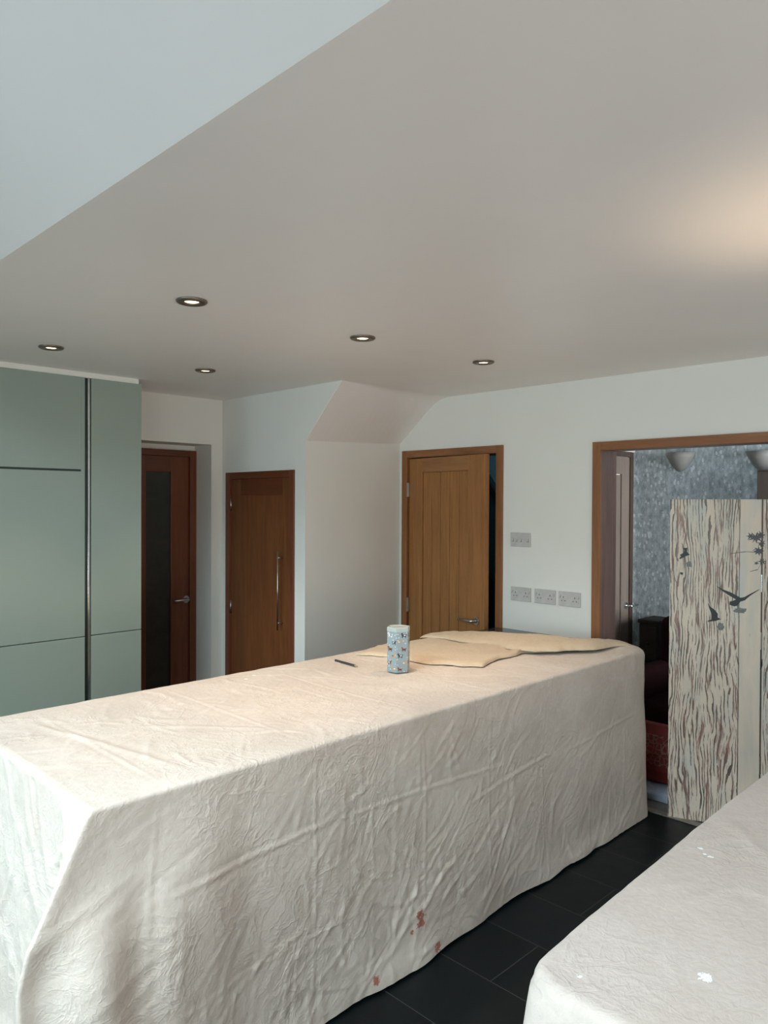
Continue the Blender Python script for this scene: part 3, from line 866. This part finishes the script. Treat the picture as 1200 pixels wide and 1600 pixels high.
def crease(H, U, V, p0, p1, amp, w, bend=0.0):
    """a pinched ridge with a soft trough beside it along p0-p1 in (U,V)"""
    p0 = np.array(p0, float); p1 = np.array(p1, float); L = np.linalg.norm(p1-p0)
    if L < 1e-6: return
    e = (p1-p0)/L; n = np.array([-e[1], e[0]])
    m_ = (U > min(p0[0], p1[0])-5*w-abs(bend)) & (U < max(p0[0], p1[0])+5*w+abs(bend)) & (V > min(p0[1], p1[1])-5*w-abs(bend)) & (V < max(p0[1], p1[1])+5*w+abs(bend))
    if not m_.any(): return
    u = U[m_]-p0[0]; v = V[m_]-p0[1]
    a = (u*e[0]+v*e[1])/L; d = u*n[0]+v*n[1]-bend*np.sin(np.pi*np.clip(a, 0, 1))
    k = np.clip(np.minimum(a, 1-a)*3.5+0.12, 0, 1); k = k*k*(3-2*k)
    H[m_] += amp*k*(np.exp(-np.abs(d/w)**1.4)-0.55*np.exp(-((d-1.9*w)/(1.3*w))**2)-0.25*np.exp(-((d+2.2*w)/(1.5*w))**2))


def grid_mesh(name, P, mat, parent, closed_u=False):
    """P: (rows, cols, 3) array -> smooth quad mesh"""
    nr, nc = P.shape[:2]
    L = np.array(world_loc(parent)) if parent is not None else 0
    V = (P-L).reshape(-1, 3)
    idx = np.arange(nr*nc).reshape(nr, nc)
    q = np.stack([idx[:-1, :-1], idx[:-1, 1:], idx[1:, 1:], idx[1:, :-1]], -1).reshape(-1, 4)
    me = bpy.data.meshes.new(name); me.vertices.add(len(V)); me.vertices.foreach_set('co', V.ravel())
    me.loops.add(q.size); me.loops.foreach_set('vertex_index', q.ravel().astype(np.int32))
    me.polygons.add(len(q)); me.polygons.foreach_set('loop_start', np.arange(0, q.size, 4, dtype=np.int32))
    me.polygons.foreach_set('loop_total', np.full(len(q), 4, np.int32))
    me.update(calc_edges=True); me.validate()
    me.polygons.foreach_set('use_smooth', np.ones(len(me.polygons), bool))
    me.materials.append(mat)
    o = bpy.data.objects.new(name, me); C.objects.link(o)
    if parent is not None: o.parent = parent
    return o


def contour(pts, radii, step):
    """open polyline with rounded corners -> points, outward normals (right-hand side), arclength, corner arclengths"""
    out = []; corners = []
    pts = [np.array(p, float) for p in pts]
    for i, p in enumerate(pts):
        if i in (0, len(pts)-1) or radii[i] == 0: out.append(p); continue
        a = pts[i-1]-p; b = pts[i+1]-p; a /= np.linalg.norm(a); b /= np.linalg.norm(b)
        half = math.acos(np.clip(a@b, -1, 1))/2; t_ = radii[i]/math.tan(half)
        s0, s1 = p+a*t_, p+b*t_
        for k in range(9):
            f = k/8; out.append(s0*(1-f)**2+p*2*f*(1-f)+s1*f*f)
    out = np.array(out); seg = np.linalg.norm(np.diff(out, axis=0), axis=1); keep = np.r_[True, seg > 1e-7]; out = out[keep]
    s = np.r_[0, np.cumsum(np.linalg.norm(np.diff(out, axis=0), axis=1))]
    n = int(s[-1]/step); ss = np.linspace(0, s[-1], n)
    Q = np.stack([np.interp(ss, s, out[:, 0]), np.interp(ss, s, out[:, 1])], 1)
    T = np.gradient(Q, axis=0); T /= np.linalg.norm(T, axis=1)[:, None]
    N = np.stack([T[:, 1], -T[:, 0]], 1)
    return Q, N, ss


M['cloth'] = mat_cloth('cotton_dust_sheet', srgb(206, 191, 177), srgb(222, 209, 196),
                       [((2.025, 1.83, 0.195), 0.022), ((2.035, 1.83, 0.155), 0.028), ((2.045, 1.83, 0.175), 0.02), ((1.985, 1.83, 0.14), 0.014), ((2.12, 1.83, 0.035), 0.025), ((1.80, 1.83, 0.05), 0.018)],
                       [((1.95, 2.78, 0.93), 0.012), ((1.88, 2.74, 0.93), 0.010)])


def smooth01(x): x = np.clip(x, 0, 1); return x*x*(3-2*x)


ZT = 0.925
rb = 0.014
# contour, counter-clockwise with outside on the right: runs end face -> ... we go so that N points outward
path = [(3.868, 2.085), (3.868, 1.845), (0.795, 1.845), (0.795, 2.885), (3.20, 2.885), (3.46, 2.74), (3.56, 2.58), (3.60, 2.40), (3.63, 2.22), (3.70, 2.11), (3.868, 2.085)]
path = path[::-1]
Q, N, S = contour(path, [0, .05, .05, .05, .05, .04, .05, .03, .02, .07, 0], 0.0062)
# outward check: centroid is on the negative side
if ((Q-np.array([2.3, 2.36]))*N).sum(1).mean() < 0: N = -N
nc = len(Q)
# per-column drop length
front = (Q[:, 1] < 1.86); backside = (Q[:, 1] > 2.87) & (Q[:, 0] < 3.16)
left = (Q[:, 0] < 0.80); endf = (Q[:, 0] > 3.86) & (Q[:, 1] < 2.07)
drop = np.where(front | left | endf, 0.93, 0.0)
drop = np.where(backside, 0.5, drop)
drop = np.where(left & (Q[:, 1] > 1.95), 0.93-0.03*smooth01((Q[:, 1]-1.95)/0.3), drop)
k_ = np.ones(9)/9
drop = np.where((drop > 0.0), drop, 0.03)
drop = np.convolve(np.pad(drop, 4, 'edge'), k_, 'valid')
inner = np.stack([np.clip(Q[:, 0], 1.30, 3.10), np.full(nc, 2.365)], 1)
NT_, NA, NS = 74, 6, 132
rows = []; dpar = []
Rr = np.full(nc, rb) + 0.03*smooth01((Q[:, 0]-3.6)/0.27)*(Q[:, 1] < 2.1)
for i in range(NT_):
    f = (i/(NT_))**0.9
    p = inner+(Q-N*Rr[:, None]-inner)*f
    rows.append(np.c_[p, np.full(nc, ZT)]); dpar.append(np.full(nc, -1.0+f))
for i in range(NA+1):
    a = math.pi/2*i/NA
    p = Q-N*Rr[:, None]*(1-math.sin(a)); z = ZT-Rr*(1-math.cos(a))
    rows.append(np.c_[p, z]); dpar.append(np.full(nc, 0.0)+0.0*i)
for i in range(1, NS+1):
    f = i/NS; d_ = Rr+(np.maximum(drop-Rr, 0.004))*f
    rows.append(np.c_[Q, ZT-d_]); dpar.append(d_)
P = np.array(rows); D = np.array(dpar)
NN = np.broadcast_to(np.c_[N, np.zeros(nc)], P.shape).copy()
toprow = D < 0
arc = (D == 0)
NN[toprow] = (0, 0, 1)
ai = np.where(arc[:, 0])[0]
for j, r_ in enumerate(ai):
    a = math.pi/2*j/NA; NN[r_, :, :2] = N*math.sin(a); NN[r_, :, 2] = math.cos(a)
H = 0.0022*fbm(P*5.0, 3)+0.0011*fbm(P*17+3, 3)
X, Y, Z = P[..., 0], P[..., 1], P[..., 2]
isfront = (np.broadcast_to(front, X.shape)) & (D > 0.0)
rg = np.random.RandomState(11)
# --- front face creases in (x, z)
Hf = np.zeros_like(H); U = X.copy(); Vv = np.where(isfront, Z, 99.0)
for x in (1.0, 1.53, 2.05, 2.46, 2.86, 3.30, 3.62):           # vertical laundry folds
    crease(Hf, U, Vv, (x+rg.uniform(-.01, .01), 0.92), (x+rg.uniform(-.03, .03), 0.02), 0.0020, 0.006, rg.uniform(-.02, .02))
crease(Hf, U, Vv, (0.98, 0.640), (1.62, 0.665), 0.0036, 0.007); crease(Hf, U, Vv, (1.55, 0.66), (2.7, 0.60), 0.0024, 0.006, 0.01)
crease(Hf, U, Vv, (2.25, 0.50), (3.05, 0.57), 0.0032, 0.007, 0.015); crease(Hf, U, Vv, (2.9, 0.545), (3.8, 0.60), 0.0022, 0.007)
crease(Hf, U, Vv, (0.90, 0.30), (1.9, 0.31), 0.0014, 0.007, 0.01); crease(Hf, U, Vv, (1.8, 0.31), (3.7, 0.27), 0.001, 0.007, 0.02)
for _ in range(420):
    x = rg.uniform(0.85, 3.80); z = 0.88*rg.beta(1.4, 1.7); L = rg.uniform(0.06, 0.34)
    a = rg.choice([rg.normal(0.75, 0.30), rg.normal(2.2, 0.35), rg.normal(1.45, 0.2)], p=[0.58, 0.17, 0.25])
    dx, dz = math.cos(a)*L/2, math.sin(a)*L/2
    crease(Hf, U, Vv, (x-dx, z-dz), (x+dx, z+dz), rg.uniform(0.0006, 0.0028)*(0.55+0.6*(1-z))*(0.72+0.22*(1.6 < x < 3.1)), rg.uniform(0.005, 0.013), rg.uniform(-.03, .03))
Hf += np.where(isfront, 0.010*fbm(np.stack([X*1.6+Z*1.2, Y*0, Z*1.0-X*0.5], -1), 2)*smooth01((0.92-Z)/0.35), 0)
Hf += np.where(isfront, 0.006*fbm(np.stack([X*4.5+Z*2.0, Y*0+5, Z*2.5-X*1.2], -1), 2)*smooth01((0.92-Z)/0.2), 0)
Hf *= smooth01((0.93-np.where(isfront, Z, 1))/0.06)
# --- top creases in (x, y)
Ht = np.zeros_like(H); Vt = np.where(toprow, Y, 99.0)
for x in (1.02, 1.53, 2.05, 2.86): crease(Ht, X, Vt, (x, 1.86), (x+rg.uniform(-.02, .02), 2.87), 0.0020, 0.006)
crease(Ht, X, Vt, (0.82, 2.30), (2.9, 2.33), 0.0018, 0.007, 0.01)
crease(Ht, X, Vt, (0.95, 2.80), (1.13, 1.9), 0.0035, 0.014); crease(Ht, X, Vt, (1.2, 2.45), (1.55, 2.05), 0.003, 0.012)
for _ in range(150):
    x = rg.uniform(0.85, 3.3); y = rg.uniform(1.9, 2.8); L = rg.uniform(0.08, 0.32); a = rg.uniform(0, math.pi)
    dx, dy = math.cos(a)*L/2, math.sin(a)*L/2
    crease(Ht, X, Vt, (x-dx, y-dy), (x+dx, y+dy), rg.uniform(0.0008, 0.0024), rg.uniform(0.006, 0.014), rg.uniform(-.03, .03))
edge = smooth01((Q[:, 0].max()-0)/1)
Ht *= np.where(toprow, smooth01(-D/0.06), 0)
Ht += np.where(toprow, 0.003*(fbm(P*2.2, 2)+0.5), 0)
# --- end face towards the glazing in (y, z)
isleft = np.broadcast_to(left, X.shape) & (D > 0); Hl = np.zeros_like(H); Vl = np.where(isleft, Z, 99.0)
for _ in range(70):
    y = rg.uniform(1.9, 2.8); z = rg.uniform(0.1, 0.88); L = rg.uniform(0.1, 0.4); a = rg.normal(1.5, 0.4)
    dy, dz = math.cos(a)*L/2, math.sin(a)*L/2
    crease(Hl, Y, Vl, (y-dy, z-dz), (y+dy, z+dz), rg.uniform(0.002, 0.006), rg.uniform(0.01, 0.03))
P = P+NN*(H+Hf+Ht+Hl)[..., None]
dd = np.maximum(D, 0)
# flare of surplus cloth at the near corner: the front sheet carries on past the corner then folds back
ic = np.argmin(np.abs(Q[:, 0]-0.795)+np.abs(Q[:, 1]-1.845)); sl_ = (S-S[ic])
if Q[min(ic+20, nc-1), 0] < 0.80 and Q[min(ic+20, nc-1), 1] > 1.86: sl_ = -sl_      # sl_ > 0 along the front
a_ = 0.50*np.clip(dd, 0, 0.30)+0.06*np.clip(dd-0.30, 0, 0.1)/0.1*0.3 - 0.05*np.clip(dd-0.42, 0, 1)
wf = np.where(sl_ >= 0, np.clip(1-sl_/(0.34), 0, 1)**1.7, np.clip(1+sl_/(0.30), 0, 1)**2.2)
wf = np.where(np.abs(sl_) < 0.36, wf, 0)
P[..., 0] -= a_*wf
# ripples across the flare
rip = np.exp(-((sl_-0.10)/0.055)**2); rip2 = np.exp(-((sl_-0.025)/0.035)**2); rip3 = np.exp(-((sl_-0.225)/0.05)**2)
g = smooth01((dd-0.12)/0.35)
P[..., 1] -= g*(0.060*rip-0.030*rip2*smooth01((dd-0.2)/0.2)+0.022*rip3)
P[..., 1] -= smooth01(dd/0.4)*0.03*np.exp(-((sl_-0.30)/0.12)**2)
riL = np.exp(-((sl_+0.16)/0.06)**2)
P[..., 0] += smooth01(dd/0.5)*0.05*riL
# hem: slack and uneven at the floor
hem = smooth01((dd-0.80)/0.13)
hz = 0.011*(fbm(np.stack([S*3.2, S*0, S*0], -1), 3))
P[..., 0] += N[None, :, 0]*hem*(0.006+0.012*fbm(np.stack([S*4, S*0+3, S*0], -1), 2))
P[..., 1] += N[None, :, 1]*hem*(0.006+0.012*fbm(np.stack([S*4, S*0+3, S*0], -1), 2))
P[..., 2] += hem*(0.012+np.abs(hz))[None, :]
# the far end hangs a little fuller
ef = endf[None, :]*smooth01(dd/0.9)
P[..., 0] += 0.06*np.where(endf[None, :], smooth01(dd/0.9), 0)*smooth01((2.05-Q[:, 1])/0.12)[None, :]
P[..., 0] += np.where(front[None, :], 0.06*smooth01(dd/0.9)*smooth01((Q[:, 0]-3.6)/0.26)[None, :], 0)
P[..., 2] += np.where(D <= 0, 0.024*np.exp(-(((P[..., 0]-3.78)/0.10)**2+((P[..., 1]-1.99)/0.11)**2)), 0)
P[..., 2] = np.maximum(P[..., 2], 0.004)
ds = empty('dust_sheet', (2.3, 2.36, 0.925), 'creased cream dust sheet covering the long kitchen island down to the floor', 'dust sheet')
M['cloth_i'] = M['cloth']
# colour spots are given in world metres, so keep this mesh's origin at the world origin
so = grid_mesh('sheet', P, M['cloth'], None); so.parent = ds; so.matrix_parent_inverse = Matrix.Translation((-2.3, -2.36, -0.925))


def ribbon(name, A, B, h, mat, parent, nu=160, nv=26, z0=ZT, seed=0, floor_lift=0.0, power=4):
    """puffy strip between curves A and B (lists of xy), lying on the sheet"""
    def res(c):
        c = np.array(c, float); s = np.r_[0, np.cumsum(np.linalg.norm(np.diff(c, axis=0), axis=1))]; s /= s[-1]
        t = np.linspace(0, 1, nu)
        r = np.stack([np.interp(t, s, c[:, 0]), np.interp(t, s, c[:, 1])], 1)
        tt_ = np.linspace(0, 1, nu); wob = fbm(np.stack([tt_*9+seed, tt_*0+c[0, 0]*3, tt_*0], -1), 3)*0.030*np.clip(np.minimum(tt_, 1-tt_)*12, 0, 1)
        r[:, 0] += wob; r[:, 1] += wob*0.8
        for _ in range(2):
            r[1:-1] = (r[:-2]+2*r[1:-1]+r[2:])/4
        return r
    A, B = res(A), res(B)
    v = np.linspace(0, 1, nv)[:, None, None]; v = 0.5-0.5*np.cos(v*math.pi)
    XY = A[None]*(1-v)+B[None]*v
    u = np.linspace(0, 1, nu)[None, :]
    vv = v[..., 0]*np.ones((1, nu))
    hh = h(u, vv) if callable(h) else h
    prof = (1-np.abs(2*vv-1)**power)*(1-np.abs(2*u-1)**12)
    z = z0-0.001+0.006*(1-vv)**2*(1-np.abs(2*u-1)**12)+hh*prof**0.5
    Pm = np.concatenate([XY, z[..., None]], -1)
    Pm[..., 2] += prof*(0.009*fbm(Pm*5+seed, 3)+0.0022*fbm(Pm*21+seed, 2))
    Hc = np.zeros(Pm.shape[:2]); rg2 = np.random.RandomState(seed+3)
    for _ in range(26):
        i = rg2.randint(4, nu-4); j = rg2.randint(3, nv-3); c = Pm[j, i, :2]; a = rg2.uniform(0, math.pi); L = rg2.uniform(.06, .25)
        e = np.array([math.cos(a), math.sin(a)])*L/2
        crease(Hc, Pm[..., 0], Pm[..., 1], c-e, c+e, 0.003, 0.012, rg2.uniform(-.02, .02))
    Pm[..., 2] += Hc*prof
    o = grid_mesh(name, Pm, mat, None); o.parent = parent; o.matrix_parent_inverse = Matrix.Translation((-2.3, -2.36, -0.925))
    return o


M['cloth_flap'] = mat_cloth('cotton_dust_sheet_reverse', srgb(205, 184, 157), srgb(217, 197, 170), None, None, 0.3)
# the corner of the sheet turned back over itself: a flat lower layer and a thick roll along the back
ribbon('turned_back_corner',
       [(2.60, 2.82), (2.60, 2.68), (2.66, 2.55), (2.70, 2.42), (2.76, 2.24), (2.83, 2.17), (2.93, 2.20), (3.08, 2.20), (3.22, 2.22), (3.40, 2.13)],
       [(2.64, 2.83), (2.85, 2.86), (3.10, 2.865), (3.20, 2.855), (3.33, 2.80), (3.42, 2.70), (3.50, 2.55), (3.52, 2.38), (3.55, 2.20), (3.58, 2.12)],
       lambda u, v: 0.016+0.010*np.exp(-(v/0.16)**2)*smooth01((u-0.25)/0.2), M['cloth_flap'], ds, seed=5, power=10)
ribbon('rolled_fold',
       [(3.14, 2.86), (3.18, 2.62), (3.22, 2.46), (3.24, 2.30), (3.26, 2.16), (3.34, 2.08), (3.46, 2.02), (3.62, 1.95), (3.80, 1.90)],
       [(3.20, 2.872), (3.36, 2.80), (3.46, 2.72), (3.53, 2.58), (3.57, 2.42), (3.60, 2.26), (3.66, 2.14), (3.78, 2.07), (3.86, 2.03)],
       lambda u, v: 0.026+0.020*np.exp(-((u-0.55)/0.3)**2), M['cloth_flap'], ds, seed=9, power=2.6, z0=ZT+0.014)

# ------------------------------------------------------------------ tin on the island
tn = empty('hexagonal_tin', (2.475, 2.385, ZT+0.006), 'pale blue hexagonal tin printed with little dogs standing on the dust sheet', 'tin')
tx, ty, tz = tn.location
tr = 0.055; TH = 0.205
def hexa(r, z, a0=R(34)): return [(tx+r*math.cos(a0+k*math.pi/3), ty+r*math.sin(a0+k*math.pi/3), tz+z) for k in range(6)]


def mat_tin():
    t = NT('pale_blue_tin_paint'); v = t.obj()
    vo = t.n('ShaderNodeTexVoronoi'); vo.inputs['Scale'].default_value = 75; t.l(v, vo.inputs['Vector'])
    dots = t.math('LESS_THAN', vo.outputs['Distance'], 0.20)
    t.l(t.mix(t.math('MULTIPLY', dots, 0.8), srgb(144, 158, 162), srgb(220, 226, 226)), t.b.inputs['Base Color'])
    t.setp(Roughness=0.35); return t.m


m = MB(); m.loft([hexa(tr-0.002, 0), hexa(tr, 0.002), hexa(tr, TH-0.018), hexa(tr-0.001, TH-0.017)]); m.build('tin_body', mat_tin(), tn, bevel=0.002)
m = MB(); m.loft([hexa(tr+0.0005, TH-0.020), hexa(tr+0.0015, TH-0.019), hexa(tr+0.0015, TH-0.002), hexa(tr-0.002, TH), hexa(tr-0.005, TH), hexa(tr-0.008, TH-0.003)])
m.build('lid', plain('tin_lid_paint', srgb(176, 186, 184), 0.35), tn, bevel=0.001)
M['dog_brown'] = plain('print_brown', (0.24, 0.075, 0.035, 1), 0.4); M['dog_tan'] = plain('print_tan', (0.50, 0.33, 0.18, 1), 0.4)
M['dog_white'] = plain('print_white', (0.75, 0.74, 0.73, 1), 0.4); M['dog_black'] = plain('print_dark', (0.03, 0.03, 0.045, 1), 0.4)
DOG = [(-.85, -.1), (-1.05, .4), (-.9, .45), (-.7, .25), (.3, .3), (.45, .75), (.6, .95), (.75, .8), (1.05, .62), (1.0, .42), (.8, .35), (.7, -.05), (.68, -.75), (.38, -.75), (.36, -.4), (-.4, -.4), (-.42, -.75), (-.75, -.75), (-.75, -.2)]


def face_frame(k):
    a = R(34)+(k+0.5)*math.pi/3; n = Vector((math.cos(a), math.sin(a), 0)); tt = Vector((-math.sin(a), math.cos(a), 0))
    c = Vector((tx, ty, tz))+n*(tr*math.cos(math.pi/6)+0.0003); return c, n, tt


def decal(k, u, z, s, flip, mats):
    c, n, tt = face_frame(k)
    mb = MB()
    def poly(pts, off, mi):
        mb.mi = mi
        vs = [mb.bm.verts.new(c+n*off+tt*(u+p[0]*s*flip)+Vector((0, 0, z+p[1]*s))) for p in pts]
        vb = [mb.bm.verts.new(v.co-n*0.0005) for v in vs]
        mb._f(vs)
        for i in range(len(vs)): mb._f([vs[i], vb[i], vb[(i+1) % len(vs)], vs[(i+1) % len(vs)]])
    poly(DOG, 0.0002, 0)
    poly([(-.7, .1), (-.3, .17), (.1, .1), (0, -.2), (-.5, -.2)], 0.0004, 1)
    mb.build('dog_print', [M[mats[0]], M[mats[1]]], tn)


rng = random.Random(8)
combos = [('dog_brown', 'dog_white'), ('dog_black', 'dog_white'), ('dog_tan', 'dog_brown'), ('dog_white', 'dog_black'), ('dog_brown', 'dog_black'), ('dog_tan', 'dog_white')]
for k in range(6):
    for r_ in range(6):
        decal(k, (-.011 if (r_+k) % 2 else .011)+rng.uniform(-.003, .003), 0.017+r_*0.0305+rng.uniform(-.003, .003), rng.uniform(.0115, .0145), rng.choice((-1, 1)), combos[(k*5+r_*2+rng.randint(0, 1)) % 6])

# ------------------------------------------------------------------ flat pencil
pn = empty('pencil', (2.40, 2.662, ZT+0.006), 'dark flat pencil lying on the dust sheet near the tin', 'pencil')
a = Vector((2.411, 2.752, ZT+0.008)); b = Vector((2.394, 2.572, ZT+0.008)); d_ = (b-a).normalized()
m = MB(); m.tube([a, b-d_*0.022], 0.0055, 6); m.build('barrel', M['pencil'], pn)
m = MB(); m.tube([b-d_*0.022, b-d_*0.004], [0.0053, 0.0014], 6); m.build('sharpened_wood', M['pencil_wood'], pn)
m = MB(); m.tube([b-d_*0.004, b], [0.0014, 0.0003], 6); m.build('lead', M['pencil'], pn)

# ------------------------------------------------------------------ dining table under a second sheet
TZ = 0.752
tb = empty('dining_table', (2.25, 0.40, 0), 'dining table hidden under the second dust sheet', 'table')
m = MB(); m.box(1.33, 3.20, -0.05, 0.80, TZ-0.035, TZ-0.005); m.build('tabletop', M['oak'], tb, bevel=0.01)
for (x, y) in ((1.38, 0.0), (1.38, 0.74), (3.14, 0.0), (3.14, 0.74)):
    m = MB(); m.box(x-.035, x+.035, y-.035, y+.035, 0, TZ-0.036); m.build('leg', M['oak'], tb, bevel=0.004)
Q, N, S = contour([(2.2, 0.915), (3.25, 0.935), (3.25, -0.09), (1.255, -0.09), (1.255, 0.878), (2.2, 0.915)], [0, .06, .06, .10, .12, 0], 0.011)
if ((Q-np.array([2.2, 0.4]))*N).sum(1).mean() < 0: N = -N
Q[-1] = Q[0]; N[-1] = N[0]
nc = len(Q); inner = np.stack([np.clip(Q[:, 0], 1.75, 2.75), np.full(nc, 0.42)], 1)
rows = []; dpar = []; RR = 0.03; NN = []
for i in range(50):
    f = i/50; p = inner+(Q-N*RR-inner)*f; rows.append(np.c_[p, np.full(nc, TZ)]); dpar.append(np.full(nc, -1+f)); NN.append(np.tile([0, 0, 1.], (nc, 1)))
for i in range(7):
    a = math.pi/2*i/6; rows.append(np.c_[Q-N*RR*(1-math.sin(a)), np.full(nc, TZ-RR*(1-math.cos(a)))]); dpar.append(np.zeros(nc)); NN.append(np.c_[N*math.sin(a), np.full(nc, math.cos(a))])
for i in range(1, 61):
    f = i/60; dv = RR+(TZ-0.02-RR)*f; rows.append(np.c_[Q, np.full(nc, TZ-dv)]); dpar.append(np.full(nc, dv)); NN.append(np.c_[N, np.zeros(nc)])
P = np.array(rows); D = np.array(dpar); NN = np.array(NN)
H = 0.002*fbm(P*4, 3)+0.0006*fbm(P*15+3, 3)
Ht = np.zeros_like(H); Vt = np.where(D < 0, P[..., 1], 99.0)
rg = np.random.RandomState(5)
for _ in range(26):
    x = rg.uniform(1.4, 3.0); y = rg.uniform(0.1, 0.85); L = rg.uniform(0.1, 0.35); a = rg.uniform(0, math.pi)
    crease(Ht, P[..., 0], Vt, (x-math.cos(a)*L/2, y-math.sin(a)*L/2), (x+math.cos(a)*L/2, y+math.sin(a)*L/2), 0.0016, 0.014, rg.uniform(-.03, .03))
crease(Ht, P[..., 0], Vt, (2.35, 0.88), (1.9, 0.45), 0.003, 0.02)
Hs = np.where(D > 0, 0.02*np.sin(S[None, :]*9+1.5*fbm(np.stack([S, S*0, S*0], -1), 2)[None, :]*2)*smooth01(D/0.6), 0)
P = P+NN*(H+Ht+Hs)[..., None]
ic = np.argmin(np.abs(Q[:, 0]-1.28)+np.abs(Q[:, 1]-0.85)); sl_ = np.abs(S-S[ic])
fl = 0.30*np.maximum(D, 0)*np.exp(-(sl_/0.16)**2)
P[..., 0] -= fl*0.8; P[..., 1] += fl*0.25
P[..., 2] = np.maximum(P[..., 2], 0.004)
M['cloth2'] = mat_cloth('cotton_dust_sheet_second', srgb(198, 183, 172), srgb(206, 192, 182), None,
                        [((2.074, 0.836, TZ), 0.008), ((2.048, 0.814, TZ), 0.006), ((2.045, 0.797, TZ), 0.008), ((1.511, 0.595, TZ), 0.017), ((1.335, 0.777, TZ), 0.007)], 0.25)
t2 = empty('dust_sheet', (2.25, 0.40, TZ), 'smoother pinkish cream dust sheet over the table beside the floor tiles', 'dust sheet')
o = grid_mesh('sheet', P, M['cloth2'], None); o.parent = t2; o.matrix_parent_inverse = Matrix.Translation((-2.25, -0.40, -TZ))
